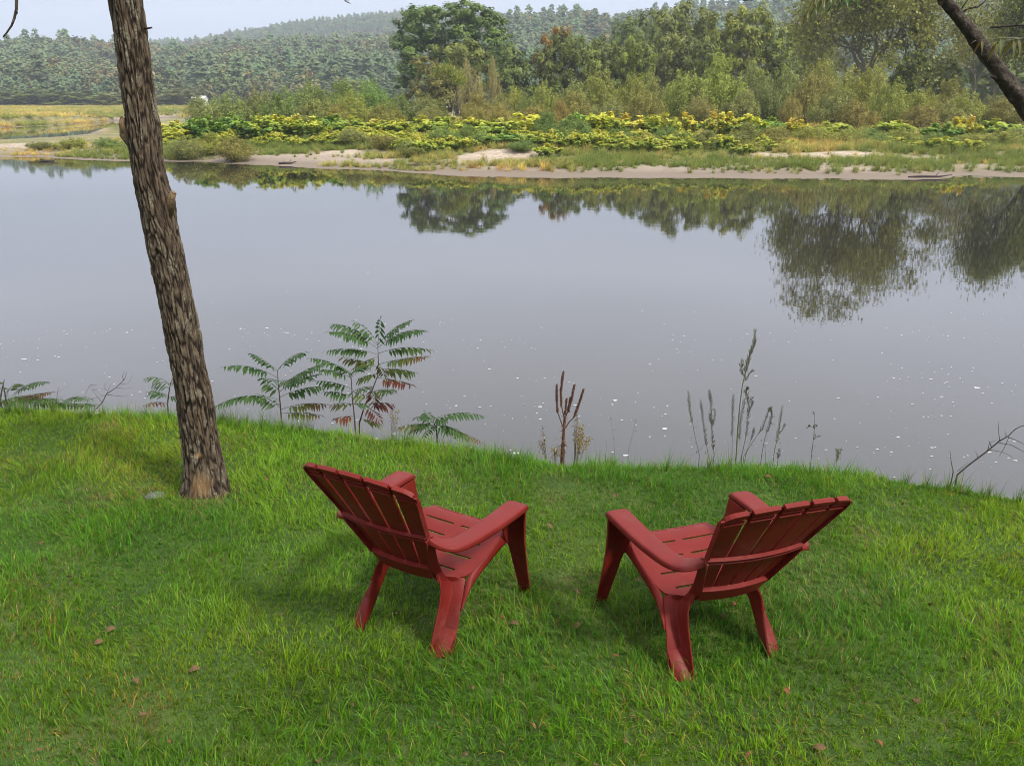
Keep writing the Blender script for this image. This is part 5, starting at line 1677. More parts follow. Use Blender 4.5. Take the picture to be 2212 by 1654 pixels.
# ---- unseen trees added behind the camera to keep low sky off the chairs' backs
for xb, yb, wb, hb, lb in ((-11, -13, 10, 9.5, "unseen leafy tree added behind the viewpoint to block low sky, leftmost"), (-2.5, -12.5, 10.5, 9, "unseen leafy tree added right behind the viewpoint to block low sky"), (7, -15, 11, 9.5, "unseen leafy tree added behind the viewpoint to block low sky, rightmost")):
    e = empty("broadleaf_tree", (xb, yb, LAWN_Z - .05), lb, "tree", "unseen trees added behind the viewpoint to block low sky", scale=(wb, wb, hb))
    for pn, me_ in (("crown", ROUND[0]), ("stems", WSTEM[0])):
        o = link(pn, me_, e); o.color = (.8, .9, .8, 1)


# ---- the big maple
mx = lambda px: (px - 984) / 272.0
mz = lambda py: (262 - py) / 257.0
ML = []
for (px, py, w, h) in [(880, 70, 34, 48), (900, 45, 36, 34), (935, 30, 30, 24), (870, 110, 24, 40), (885, 150, 30, 38), (930, 90, 40, 46), (905, 185, 36, 34), (985, 28, 30, 24), (1010, 25, 28, 22), (1040, 38, 34, 28), (1000, 75, 44, 46), (1065, 62, 34, 34), (1085, 95, 30, 38), (1050, 110, 44, 46), (1090, 140, 28, 36), (990, 135, 46, 44), (1040, 170, 44, 36), (950, 170, 40, 40), (1085, 185, 26, 30), (860, 180, 14, 22), (975, 205, 40, 26)]:
    ML.append((mx(px), random.uniform(-.22, .22), mz(py), w / 272, .24, h / 257)); ML.append((mx(px) * .9, random.uniform(-.3, .05), mz(py) * .97, w / 300, .18, h / 280))
maple = lobes_mesh("maple_crown", 701, m_leaf, ML, 36000, .0120, clus=13, spread=.33, tint_base=.5)
ms, _t = skeleton(702, 4, fork=5, h0=.20, ang=.5, r0=.022)
mbm = MB()
for pts, rad in ms: mbm.tube(pts, rad, 6, cap=False)
maple_l = mbm.mesh("maple_limbs", m_limbd)
put("maple_tree", 848, 1120, 5, 176, [("crown", maple), ("trunk", maple_l)], "biggest tree beyond the river, a full dark green maple rising above the hills' skyline", "tree", color=(.72, .98, .85), rot=0, wk=1.0, hk=1.0)

TREES = [  # px0, px1, top, dist, kind, colour, label
    (897, 976, 121, 150, 'r', (1.15, .95, .80), "brownish olive rounded tree in front of the big maple's left half"),
    (950, 1040, 92, 156, 'r', (1.05, 1.05, .80), "olive green rounded tree in front of the big maple's middle"),
    (1074, 1157, 107, 150, 'r', (.80, .92, .80), "dark green rounded tree standing at the right foot of the big maple"),
    (1165, 1262, 66, 150, 'r', (.78, .80, .62), "dark round-headed tree with an orange tip, right of the gap beside the big maple"),
    (1225, 1300, 80, 146, 'r', (.95, 1.05, .72), "mid green tree shouldering the dark round-headed one on its right"),
    (1275, 1350, 85, 150, 'r', (.92, .95, .72), "olive domed tree, third in the dark clump right of the big maple"),
    (1341, 1412, 74, 142, 'r', (1.05, 1.15, .72), "fresh green upright tree closing the dark clump on its right"),
    (1320, 1400, 36, 215, 'r', (.85, 1.0, .90), "bluish green tree behind the dark clump, showing above it"),
    (1385, 1475, 18, 205, 'r', (.90, .98, .85), "tall hazy olive tree standing high behind the fresh green upright one"),
    (1440, 1545, 10, 170, 'r', (1.0, 1.0, .85), "tall olive tree with pale wispy top left of the yellow-green domed tree"),
    (1420, 1500, 70, 150, 'r', (.95, .92, .75), "dull olive tree in the lower storey under the tall wispy one"),
    (1540, 1640, 16, 160, 'r', (1.15, 1.12, .55), "big yellow-green domed tree left of the gap at the pale hillside"),
    (1615, 1712, 22, 165, 'r', (1.05, 1.12, .62), "yellow-green tree forming the right half of the big domed pair"),
    (1500, 1570, 75, 140, 'r', (.85, .90, .70), "shaded olive tree below the left edge of the yellow-green dome"),
    (1700, 1770, 75, 230, 'r', (.85, 1.0, .95), "blue-green tree deep in the gap right of the yellow-green dome"),
    (1735, 1800, 60, 200, 'r', (.95, .98, .95), "greyish green tree at the left flank of the sparse cottonwood"),
    (1961, 2036, 20, 118, 'd', (.62, .80, .62), "narrow very dark green ivy-clad tree right of the sparse cottonwood's trunk"),
    (1930, 2000, 120, 112, 'r', (.62, .74, .56), "low dark green tree tucked beneath the ivy-clad one"),
    (2000, 2080, 130, 120, 'r', (.78, .86, .68), "dim grey-green tree low behind the willows right of the ivy-clad tree"),
    (2120, 2260, 60, 190, 'r', (.80, .95, .95), "blue-green tree far behind the leaning limb at the right edge"),
    (2205, 2400, -31, 108, 'b', (.95, .98, .72), "tall dark tree at the right edge, mostly beyond the picture"),
    (60, 130, 192, 400, 'r', (.80, .86, .75), "dark rounded tree at the far edge of the meadow, left of the trunk"),
    (128, 205, 196, 402, 'r', (.72, .80, .70), "darkest rounded tree at the meadow's far edge, second from the left"),
    (205, 265, 201, 398, 'r', (1.1, 1.1, .85), "pale olive tree at the meadow's far edge just left of the trunk"),
    (300, 372, 200, 398, 'r', (1.0, 1.0, .80), "olive tree at the meadow's far edge just right of the trunk"),
    (368, 420, 191, 396, 'r', (.80, .80, .72), "grey-brown rounded tree at the meadow's far edge left of the white house"),
    (-40, 62, 198, 405, 'r', (.95, 1.0, .80), "mid green tree at the picture's left edge beyond the meadow"),
    (720, 790, 175, 300, 'r', (.95, 1.02, .80), "mid green tree at the foot of the hillside left of the big maple"),
    (620, 700, 188, 330, 'r', (.85, .98, .85), "green tree low against the hillside above the left willows"),
]
for i, (a, b_, t, d, k, c, lb) in enumerate(TREES):
    if k == 'r' and 'orange tip' in lb:
        e = put("broadleaf_tree", a, b_, t, d, [("crown", ROUND[i % 4]), ("stems", WSTEM[i % 3])], lb, "tree", color=c, rot=0, wk=1.3)
        o = link("autumn_leaves", lobes_mesh("autumn_leaves", 761, m_leaf, [(-.02, -.12, .93, .14, .14, .05), (-.28, -.15, .80, .10, .14, .10), (-.40, -.1, .62, .08, .12, .10)], 900, .016, clus=10, spread=.5), e); o.color = (1.5, .78, .40, 1)
    elif k == 'r':
        put("broadleaf_tree", a, b_, t, d, [("crown", ROUND[i % 4]), ("stems", WSTEM[i % 3])], lb, "tree", color=c, wk=1.65)
    elif k == 'd':
        put("broadleaf_tree", a, b_, t, d, [("crown", lobes_mesh("ivy_crown", 720, m_leaf, rand_lobes(720, 16, .26, .10, .12, .9, .22), 6000, .020, clus=9, spread=.4)), ("stems", WSTEM[0])], lb, "tree", color=c)
    else:
        li, cr = branchy_tree(733, m_leaf, m_limbd, 22000, .013, levels=5, spread=.09, minlv=1, fork=5, ang=.7, up=.1)
        put("broadleaf_tree", a, b_, t, d, [("limbs", li), ("crown", cr)], lb, "tree", color=c)


# ---- greyish feathery dead-topped willows
for a, b_, t, d, lb in ((985, 1048, 116, 138, "tall greyish pink feathery willow in front of the big maple's right half"), (1050, 1083, 117, 139, "slim grey feathery willow right beside the wider greyish one")):
    put("willow", a, b_, t, d, [("foliage", WILL[a % 6]), ("stems", WSTEM[a % 3])], lb, "willow", color=(1.35, 1.12, 1.55))

# ---- the sparse cottonwood on the right
li, cr = branchy_tree(741, m_leaf, m_limb, 30000, .0080, levels=6, spread=.034, minlv=2, fork=5, h0=.15, ang=.72, shrink=.80, r0=.0105, up=.10)
put("cottonwood_tree", 1735, 2105, -165, 122, [("limbs", li), ("crown", cr)], "huge sparse cottonwood with bare pale limbs reaching above the picture's top, right half", "tree", color=(1.25, 1.15, .90), rot=.6, hk=1.0)
li, cr = branchy_tree(747, m_leaf, m_limb, 5000, .010, levels=5, spread=.05, minlv=3, fork=4, h0=.2, ang=.6, shrink=.76, r0=.011, up=.12)
put("cottonwood_tree", 2040, 2230, 5, 135, [("limbs", li), ("crown", cr)], "thin-leaved pale tree of fine branches crossed by the leaning limb at the right", "tree", color=(1.5, 1.25, .95), rot=1.0)
put("broadleaf_tree", 1745, 1835, 30, 140, [("limbs", li), ("crown", cr)], "thin grey-olive tree with fine twigs left of the sparse cottonwood's limbs", "tree", color=(1.1, 1.05, .85), rot=2.2)
# small pale forked tree in the scrub
li, cr = branchy_tree(752, m_leaf, m_limb, 2600, .018, levels=4, spread=.06, minlv=3, fork=3, h0=.34, ang=.45, shrink=.62, r0=.014, up=.3)
put("small_tree", 946, 1014, 152, 96, [("limbs", li), ("crown", cr)], "small slender tree with pale forked trunk standing in the scrub below the maple", "tree", color=(1.2, 1.2, .8), rot=.3)
put("small_tree", 975, 1000, 215, 84, [("limbs", li)], "leafless pale sapling leaning among the brown scrub below the maple", "tree", rot=2.0)

# ---- willow thicket
OL = (1.0, 1.0, 1.0); GR = (.78, 1.02, .80); YL = (1.22, 1.20, .78); BR = (1.10, .94, .80); PK = (1.28, 1.02, .86); DK = (.70, .74, .70)
WSP = [(398, 468, 207, 96, OL, "leftmost olive willow bush, lowest of the thicket, just right of the trunk"), (440, 530, 196, 100, OL, "olive willow bush second from the thicket's left end"), (505, 590, 188, 104, OL, "olive willow bush in the left thicket behind the brightest green knotweed"), (560, 640, 186, 100, GR, "greener willow bush in the left part of the thicket"),
       (610, 700, 176, 112, GR, "green willow bush rising behind the left thicket towards the maple"), (640, 725, 200, 96, OL, "olive willow bush behind the wide yellow knotweed"), (690, 770, 170, 118, GR, "tall dark olive willow bush left of the maple"), (725, 800, 192, 98, YL, "light olive willow bush above the yellow knotweed band, left of the maple"),
       (765, 845, 163, 106, GR, "dark-topped willow bush leaning against the big maple's left edge"), (800, 870, 215, 90, BR, "brownish willow bush low in front of the big maple's left edge"), (835, 900, 200, 96, GR, "grey-green willow bush at the big maple's left foot"), (880, 965, 194, 94, OL, "grey-olive wide willow bush left of the pale forked tree"),
       (1000, 1070, 200, 92, BR, "brown-green willow bush right of the pale forked tree"), (1040, 1105, 196, 98, OL, "olive willow bush in front of the slim grey feathery willow"), (1085, 1135, 180, 104, YL, "small yellow-green willow bush under the right foot of the maple"), (1120, 1165, 198, 100, GR, "small green willow bush in the gap right of the maple"), (1150, 1205, 176, 104, YL, "pointed light green willow bush at the left foot of the dark tree clump"),
       (1200, 1270, 166, 100, OL, "olive willow bush in front of the dark tree clump's left half"), (1210, 1290, 195, 92, BR, "brown-based willow bush in front of the dark tree clump"), (1262, 1345, 136, 104, YL, "tall light green willow bush in front of the dark tree clump's right half"), (1330, 1405, 150, 98, YL, "light green willow bush right of the tallest one before the dark clump"), (1385, 1450, 146, 102, OL, "olive willow bush left of the pair of big pale domes"),
       (1360, 1440, 195, 90, BR, "brownish willow bush low between the green ones and the pale domes"), (1440, 1545, 136, 96, YL, "left one of the two big pale domed willow bushes"), (1520, 1622, 112, 98, YL, "right and taller one of the two big pale domed willow bushes"), (1600, 1680, 120, 108, OL, "olive willow bush right behind the taller pale dome"), (1630, 1700, 165, 92, DK, "dark shaded willow bush right of the taller pale dome"),
       (1675, 1765, 132, 104, OL, "olive willow bush behind the small orange-leaved bush"), (1690, 1732, 204, 88, PK, "small orange-pink leaved bush among the olive willows"), (1722, 1800, 130, 98, BR, "brownish olive willow bush right of the orange-leaved bush"), (1755, 1830, 122, 103, YL, "pale-topped willow bush below the thin grey-olive tree"), (1800, 1880, 138, 98, YL, "light olive willow bush under the cottonwood's left limbs"),
       (1845, 1935, 126, 96, YL, "big light green willow bush in front of the cottonwood's trunk"), (1885, 1965, 165, 91, YL, "light green willow bush stepping down right of the cottonwood's trunk"), (1760, 1850, 180, 90, OL, "olive willow bush low in the front row under the cottonwood"), (1950, 2030, 178, 95, YL, "yellow-green willow bush below the ivy-clad tree"), (2010, 2085, 168, 99, BR, "brownish willow bush right of the ivy-clad tree"),
       (2060, 2140, 190, 94, YL, "light olive willow bush under the leaning limb"), (2110, 2180, 196, 98, OL, "olive willow bush second from the right edge"), (2150, 2250, 200, 92, BR, "brownish olive willow bush at the right edge, under the leaning limb's lower end"), (2020, 2100, 215, 88, OL, "low olive willow bush in the front row near the right end"), (1960, 2030, 212, 87, BR, "low brown willow bush in the front row right of centre"),
       (1560, 1640, 190, 88, OL, "low olive willow bush in front of the taller pale dome"), (1275, 1350, 205, 88, OL, "low olive willow bush behind the deep green knee-high shrubs"), (1480, 1560, 200, 88, BR, "low brownish willow bush in front of the pale domes"), (1820, 1900, 210, 87, BR, "low brownish willow bush under the big light green one"),
       (1060, 1120, 222, 86, PK, "low pinkish brown bush behind the brightest yellow knotweed"), (1120, 1190, 216, 88, PK, "pinkish dry bush behind the gap between knotweed and green shrub"), (1180, 1230, 214, 87, PK, "pinkish dry bush left of the brown-based willow"), (900, 960, 225, 86, BR, "low brown bush left below the pale forked tree"), (700, 750, 222, 86, PK, "low pinkish brown bush behind the wide yellow knotweed band"), (1000, 1050, 222, 85, PK, "low dry pinkish bush right below the pale forked tree")]
for i, (a, b_, t, d, c, lb) in enumerate(WSP):
    c = tuple(v * random.uniform(.92, 1.08) for v in c)
    put("willow_bush", a - 6, b_ + 6, t, d, [("foliage", WILL[i % 6]), ("stems", WSTEM[i % 3])], lb, "willow", "willow bushes on the far bank", color=c)

# ---- knotweed stands
KG = (.48, .72, .75); KY = (1.05, 1.05, .9); KM = (.88, .98, 1); KB = (1.15, 1.15, .85); KO = (1.22, 1.02, .85)
KSP = [(412, 470, 249, 76, KG, "deep green knotweed mound, leftmost right of the trunk"), (464, 528, 245, 78, KG, "deep green knotweed mound second from the left"), (528, 600, 250, 76, KM, "yellow-green knotweed mound right of the two deep green ones"), (575, 640, 250, 77, KY, "yellow-topped knotweed mound in the left stand"), (620, 690, 252, 76, KY, "yellow knotweed mound right of the left stand's middle"),
       (670, 740, 246, 79, KG, "taller green-topped knotweed mound in the left stand"), (725, 790, 254, 77, KM, "half green knotweed mound at the right of the left stand"), (585, 640, 268, 80, KB, "brightest low yellow knotweed in front of the left stand"), (640, 700, 272, 80, KM, "green and yellow low knotweed in front of the left stand"), (785, 850, 260, 76, KY, "yellow knotweed mound below the maple's left edge"),
       (835, 900, 258, 77, KY, "yellow knotweed mound below the brownish olive tree"), (885, 945, 252, 78, KY, "yellow knotweed mound below the pale forked tree's left"), (935, 995, 252, 78, KM, "yellow-green knotweed mound below the pale forked tree"), (985, 1055, 256, 77, KY, "yellow knotweed mound right of the pale forked tree"), (1045, 1110, 258, 74, KM, "greenish knotweed mound left of the brightest one"), (1095, 1178, 243, 75, KB, "brightest yellow knotweed stand below the maple's right foot"),
       (1060, 1130, 284, 66, KG, "green low knotweed in front of the brightest yellow stand"), (1120, 1190, 290, 65, KM, "yellow-green low knotweed right in front of the brightest stand"), (1270, 1338, 244, 76, KB, "bright yellow knotweed below the tall light green willow"), (1330, 1400, 250, 77, KO, "orange-tinged knotweed right of the bright one"), (1398, 1455, 244, 76, KY, "yellow knotweed below the left pale dome's left edge"), (1450, 1505, 246, 77, KO, "orange-tinged knotweed below the left pale dome"),
       (1525, 1588, 242, 72, KO, "orange-yellow knotweed, most vivid one, below the taller pale dome"), (1583, 1652, 250, 73, KB, "yellow knotweed right beside the most vivid orange one"), (1700, 1742, 259, 72, KO, "small orange-tipped knotweed below the orange-leaved bush"), (1770, 1830, 262, 74, KM, "green-yellow knotweed below the cottonwood's left limbs"), (1640, 1700, 256, 76, KG, "green knotweed left of the small orange-tipped one"), (2060, 2112, 253, 72, KO, "yellow-orange knotweed sprig patch at the right"), (1900, 1960, 262, 74, KM, "yellow-green knotweed below the big light green willow"),
       (350, 400, 262, 84, KY, "yellow knotweed patch right against the trunk"), (365, 420, 275, 76, KB, "orange-yellow low growth right of the trunk"), (2120, 2190, 258, 75, KM, "yellow-green knotweed near the right edge"), (2010, 2070, 266, 70, KG, "deep green knotweed left of the right yellow-orange patch"),
       (885, 925, 303, 62, KM, "small yellow-green knotweed by the sand"), (620, 652, 298, 77, KM, "small round knotweed on the left sand patch"), (670, 705, 300, 76, KG, "small green knotweed at the left sand patch's right end"), (1165, 1200, 312, 60, KY, "tiny yellow knotweed right of the middle sand patch"), (1590, 1625, 312, 60, KY, "tiny yellow knotweed at the right gravel strip"), (1225, 1265, 244, 80, KG, "green knotweed behind the deep green shrub")]
for i, (a, b_, t, d, c, lb) in enumerate(KSP):
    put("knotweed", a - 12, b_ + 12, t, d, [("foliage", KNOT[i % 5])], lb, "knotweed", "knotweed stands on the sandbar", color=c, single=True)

# low knotweed running between the mounds like a carpet
rs = np.random.default_rng(84); n = 1500
py_ = rs.uniform(0, 1, n); pxx = rs.uniform(350, 2230, n)
y = np.interp(pxx, [350, 1300, 2230], [66, 62, 62]) + py_ * 22; x = (pxx - 1106) / 1728.5 * y
dd = y - shore_y(x)
k_ = (dd > 9) & (rs.random(n) < np.interp(pxx, [350, 1250, 1350, 2230], [1, 1, .38, .14])) & (fbm(x * .12, y * .2, seed=83, oct=3) > .42) & (bare(x, y) < .2) & (poly_sdf(x, y, CHP) > 2)
x = x[k_]; y = y[k_]; n = len(x)
s_ = rs.uniform(1.3, 2.6, n); hh_ = rs.uniform(.6, 1.35, n)
scatter("knotweed_carpet", np.stack([x, y, land_h(x, y) - .05], 1), rs.uniform(0, 6.28, n), np.stack([s_, s_, hh_], 1), rs.integers(0, 5, n), source_collection("knotweed_low", KNOT), "low yellow-green knotweed carpeting the sandbar between the taller mounds", "knotweed")

# ---- knee to head high green shrubs in front
SSP = [(925, 1000, 268, 66, GR, "green feathery shrub at the left of the middle sand patch"), (985, 1056, 266, 66, GR, "green feathery shrub right above the middle sand patch"), (1155, 1225, 238, 70, (.62, .86, .72), "deep green shrub with smooth dome right of the brightest knotweed"), (1210, 1285, 246, 69, (.68, .90, .72), "deep green shrub right half of the pair beside the brightest knotweed"), (1180, 1250, 275, 65, GR, "mid green shrub in front of the deep green pair"), (1300, 1370, 272, 66, GR, "mid green shrub below the orange-tinged knotweed"),
       (1365, 1425, 285, 65, BR, "brownish green shrub right of the middle"), (1420, 1490, 270, 67, GR, "green shrub below the left pale dome's knotweed"), (1577, 1640, 262, 66, OL, "olive shrub left of the right gravel strip"), (1635, 1707, 264, 66, BR, "olive-brown shrub in front of the small orange-tipped knotweed"), (1715, 1790, 270, 68, YL, "yellow-green shrub above the right gravel strip"), (1785, 1860, 274, 68, YL, "yellow-green shrub second above the right gravel strip"), (1860, 1930, 276, 68, GR, "green shrub third above the right gravel strip"),
       (1925, 1990, 275, 69, YL, "light shrub fourth above the right gravel strip"), (1990, 2060, 285, 66, GR, "green shrub near the right edge with reddish stems"), (2055, 2130, 285, 68, YL, "yellow-green shrub second from the right edge of the sandbar"), (2120, 2200, 280, 68, YL, "yellow-green shrub at the right edge of the sandbar"), (2180, 2260, 275, 70, OL, "olive shrub cut by the picture's right edge"), (470, 545, 290, 64, BR, "brown-green shrub on the left sand patch's left side"), (365, 430, 292, 66, OL, "olive shrub beside the trunk on the left spit"), (420, 480, 285, 68, YL, "yellow-green shrub right of the one beside the trunk"),
       (800, 865, 285, 67, BR, "brownish shrub below the knotweed left of middle"), (735, 800, 275, 70, OL, "olive shrub right of the left sand patch"), (860, 925, 300, 62, OL, "olive shrub left of the middle sand patch"), (120, 180, 296, 74, YL, "yellow-green shrub on the left spit, left of the trunk"), (1100, 1150, 300, 62, GR, "small green shrub on the middle sand patch"), (1500, 1575, 280, 66, OL, "olive shrub below the orange-yellow knotweed"), (60, 115, 303, 74, OL, "low olive shrub on the left spit"), (205, 262, 297, 74, GR, "low green shrub on the left spit touching the trunk")]
for i, (a, b_, t, d, c, lb) in enumerate(SSP):
    put("shrub", a - 6, b_ + 6, t, d, [("foliage", WILL[(i * 5 + 2) % 6])], lb, "shrub", "green shrubs on the sandbar", color=c, single=True)

# ---- weeds and grasses of the sandbar and meadow: uncountable
ws = []
for k in range(6):
    rs_ = np.random.default_rng(800 + k); n_ = 42
    a = rs_.uniform(0, 6.28, n_); q = rs_.uniform(0, .22, n_); hh = rs_.uniform(.45, 1.0, n_); ln = rs_.uniform(.05, .4, n_)
    x0_, y0_ = q * np.cos(a), q * np.sin(a); x1_, y1_ = x0_ + ln * np.cos(a), y0_ + ln * np.sin(a)
    w_ = rs_.uniform(.010, .022, n_); sx_, sy_ = -np.sin(a) * w_, np.cos(a) * w_
    V = np.stack([np.stack([x0_ - sx_, y0_ - sy_, 0 * hh], 1), np.stack([x0_ + sx_, y0_ + sy_, 0 * hh], 1), np.stack([x1_, y1_, hh], 1)], 1).reshape(-1, 3)
    F = np.arange(n_ * 3).reshape(n_, 3)
    m_ = 150
    f = rs_.random(m_) ** .6; j = rs_.integers(0, n_, m_)
    C = np.stack([x0_[j] + (x1_[j] - x0_[j]) * f, y0_[j] + (y1_[j] - y0_[j]) * f, hh[j] * f], 1) + rs_.normal(0, .03, (m_, 3))
    V2, F2 = leaf_quads(C, rs_.normal(size=(m_, 3)), rs_.uniform(.02, .045, m_), .5, rs_)
    tb = [.1, .3, .45, .6, .75, .95][k]
    tt = np.concatenate([np.full(len(V), tb + .1), np.repeat(np.clip(tb + rs_.normal(0, .12, m_), 0, 1), 4)])
    ws.append(mesh_np("weed_tuft_%d" % k, np.concatenate([V, V2]), [F, F2 + len(V)], m_weed, tint=np.clip(tt, 0, 1)))
w_col = source_collection("weed_tuft", ws)
rs = np.random.default_rng(88)
n = 62000
y = rs.uniform(50, 135, n); x = rs.uniform(-.74, .74, n) * y
d = y - shore_y(x); cvr = cover(x, y); ch_ = poly_sdf(x, y, CHP)
strip = smooth(.34, .46, fbm(x * .22 + 5, y * .5, seed=85, oct=4)) * smooth(1.6, 3.4, d) * (1 - bare(x, y) * .93)
k_ = (rs.random(n) < np.maximum(np.maximum(cvr * .62, strip * .8), green(x, y) * .95)) & (ch_ > .8) & (d > .9)
k_ &= rs.random(n) < np.interp(y, [50, 75, 95, 135], [1, .9, .5, .35])
x, y, d = x[k_], y[k_], d[k_]; n = len(x)
hmul = (1 - .88 * smooth(-22, -38, x) * smooth(42, 26, ch_[k_])) * np.interp(d, [2, 8, 18, 40], [.5, .62, .85, 1.1]) * (.35 + 1.3 * fbm(x * .35, y * .5, seed=86, oct=3))
mood = fbm(x * .09, y * .15, seed=87, oct=3) + rs.normal(0, .10, n)
left_ = smooth(-25, -48, x)
idx = np.clip(((mood - .34) * 15 + left_ * .8).astype(int), 0, 5)
sc = np.stack([hmul * rs.uniform(.9, 1.5, n), hmul * rs.uniform(.9, 1.5, n), hmul * rs.uniform(.6, 1.1, n)], 1)
scatter("sandbar_weeds", np.stack([x, y, land_h(x, y) - .03], 1), rs.uniform(0, 6.28, n), sc, idx, w_col, "mixed green and tawny weeds and grasses growing over the sandbar", "weeds")
n = 11000
y = rs.uniform(100, 430, n); x = rs.uniform(-.78, -.30, n) * y
ch_ = poly_sdf(x, y, CHP)
k_ = (ch_ > 1.5) & (y > np.interp(x / y, [-.8, -.6, -.42], [128, 135, 190]))
x, y = x[k_], y[k_]; n = len(x)
idx = np.clip((fbm(x * .03, y * .05, seed=89, oct=3) * 9 - 1.2 + rs.normal(0, 1.2, n)).astype(int), 1, 5)
sc = np.stack([rs.uniform(1.6, 3.4, n), rs.uniform(1.6, 3.4, n), rs.uniform(.5, 1.2, n)], 1)
scatter("meadow_grass", np.stack([x, y, land_h(x, y) - .05], 1), rs.uniform(0, 6.28, n), sc, idx, w_col, "tawny meadow grass beyond the side channel on the left", "grass")

# ---- driftwood and the white house
for a, b_, L_len, rz_, lb in ((621, 353, 1.3, .1, "dark driftwood log lying at the waterline of the left sand patch"), (918, 363, 2.6, .05, "long dark driftwood stick at the waterline left of the gravel spit"), (940, 360, 1.5, -.1, "short driftwood stick beside the long one left of the gravel spit"), (2010, 381, 2.8, .08, "dark driftwood line on the shore near the right end"), (105, 346, 1.2, .1, "short dark driftwood piece on the left spit's waterline")):
    p_ = gnd(a, b_, .12); mb = MB(); r_ = random.uniform(.06, .09)
    mb.tube([(-L_len / 2, 0, .02), (-L_len * .2, .05, .06), (L_len * .2, -.04, .05), (L_len / 2, .05, .14)], [r_, r_ * 1.1, r_ * .8, r_ * .4], 7)
    mb.tube([(L_len * .1, 0, .05), (L_len * .22, .1, .35)], [r_ * .4, r_ * .15], 5)
    o = mb.build("driftwood", m_dead, None); o.location = (p_.x, p_.y, float(max(land_h(p_.x, p_.y), 0)) + .02); o.rotation_euler = (0, 0, rz_)
    tag(o, lb, "driftwood")

m_white = simple_mat("white_clapboard", [(0.3, (0.50, 0.50, 0.48)), (0.7, (0.58, 0.58, 0.55))], scale=2, rough=.8)
m_roof = simple_mat("pale_roof", [(0.3, (0.50, 0.50, 0.50)), (0.7, (0.62, 0.62, 0.62))], scale=2, rough=.7)
m_pane = simple_mat("window_pane", [(0.3, (0.03, 0.035, 0.04)), (0.7, (0.05, 0.055, 0.06))], scale=2, rough=.2)
p_ = at(430, 208, 430); hz_ = float(land_h(p_.x, p_.y)); H_ = p_.z - hz_
hs = empty("house", (p_.x, p_.y, hz_), "small white house with pale roof at the foot of the hill above the left willows", "house")
mb = MB(); mb.box((-3.4, -2.5, -.3), (3.4, 2.5, H_ - 1.6)); mb.add([(-3.4, -2.5, H_ - 1.6), (-3.4, 2.5, H_ - 1.6), (-3.4, 0, H_ - .1), (3.4, -2.5, H_ - 1.6), (3.4, 2.5, H_ - 1.6), (3.4, 0, H_ - .1)], [(0, 1, 2), (3, 5, 4)]); mb.build("wall", m_white, hs, smoothed=False)
mb = MB(); mb.add([(-3.7, -2.9, H_ - 1.72), (3.7, -2.9, H_ - 1.72), (3.7, 0, H_), (-3.7, 0, H_), (-3.7, -2.9, H_ - 1.6), (3.7, -2.9, H_ - 1.6), (3.7, 0, H_ + .12), (-3.7, 0, H_ + .12)], [(0, 3, 2, 1), (4, 5, 6, 7), (0, 1, 5, 4), (1, 2, 6, 5), (3, 0, 4, 7)])
mb.add([(-3.7, 2.9, H_ - 1.72), (3.7, 2.9, H_ - 1.72), (3.7, 0, H_), (-3.7, 0, H_), (-3.7, 2.9, H_ - 1.6), (3.7, 2.9, H_ - 1.6), (3.7, 0, H_ + .12), (-3.7, 0, H_ + .12)], [(0, 1, 2, 3), (4, 7, 6, 5), (0, 4, 5, 1), (1, 5, 6, 2), (3, 7, 4, 0)]); mb.build("roof", m_roof, hs, smoothed=False)
for wx in (-2.0, 0, 2.0):
    mb = MB(); mb.box((wx - .4, -2.56, H_ - 3.6), (wx + .4, -2.503, H_ - 2.3)); mb.build("window", m_pane, hs, smoothed=False)

# ================================================================== FOAM on the water
m_foam = simple_mat("foam", [(0.3, (0.34, 0.34, 0.34)), (0.7, (0.50, 0.50, 0.50))], scale=30, rough=.9)
rs = np.random.default_rng(90); V = []; Fq = []
cl = rs.uniform(0, 1, (70, 2))
n = 0
while n < 760:
    py = 560 + 480 * rs.random() ** .62; px = rs.uniform(-150, 2360)
    if rs.random() < .55:
        c = cl[rs.integers(0, 70)]; px = c[0] * 2400 - 100 + rs.normal(0, 75); py = 690 + c[1] * 320 + rs.normal(0, 7)
    p_ = gnd(px, py, 0)
    if float(lawn_s(p_.x, p_.y)) < 2.6: continue
    r_ = rs.lognormal(math.log(.0065), .5) * (1 + .02 * p_.y)
    r_ = min(r_, .11); k = 9; a0 = rs.uniform(0, 6.28); el = rs.uniform(1.0, 2.2)
    base = len(V); V.append((p_.x, p_.y, .010))
    for j in range(k):
        a = a0 + 6.283 * j / k; rr_ = r_ * rs.uniform(.6, 1.25); V.append((p_.x + math.cos(a) * rr_ * el, p_.y + math.sin(a) * rr_, .003))
    for j in range(k): Fq.append((base, base + 1 + j, base + 1 + (j + 1) % k))
    n += 1
o = link("foam_flecks", mesh_np("foam_flecks", V, np.array(Fq), m_foam))
tag(o, "white foam flecks drifting on the calm river", "foam", kind='stuff')

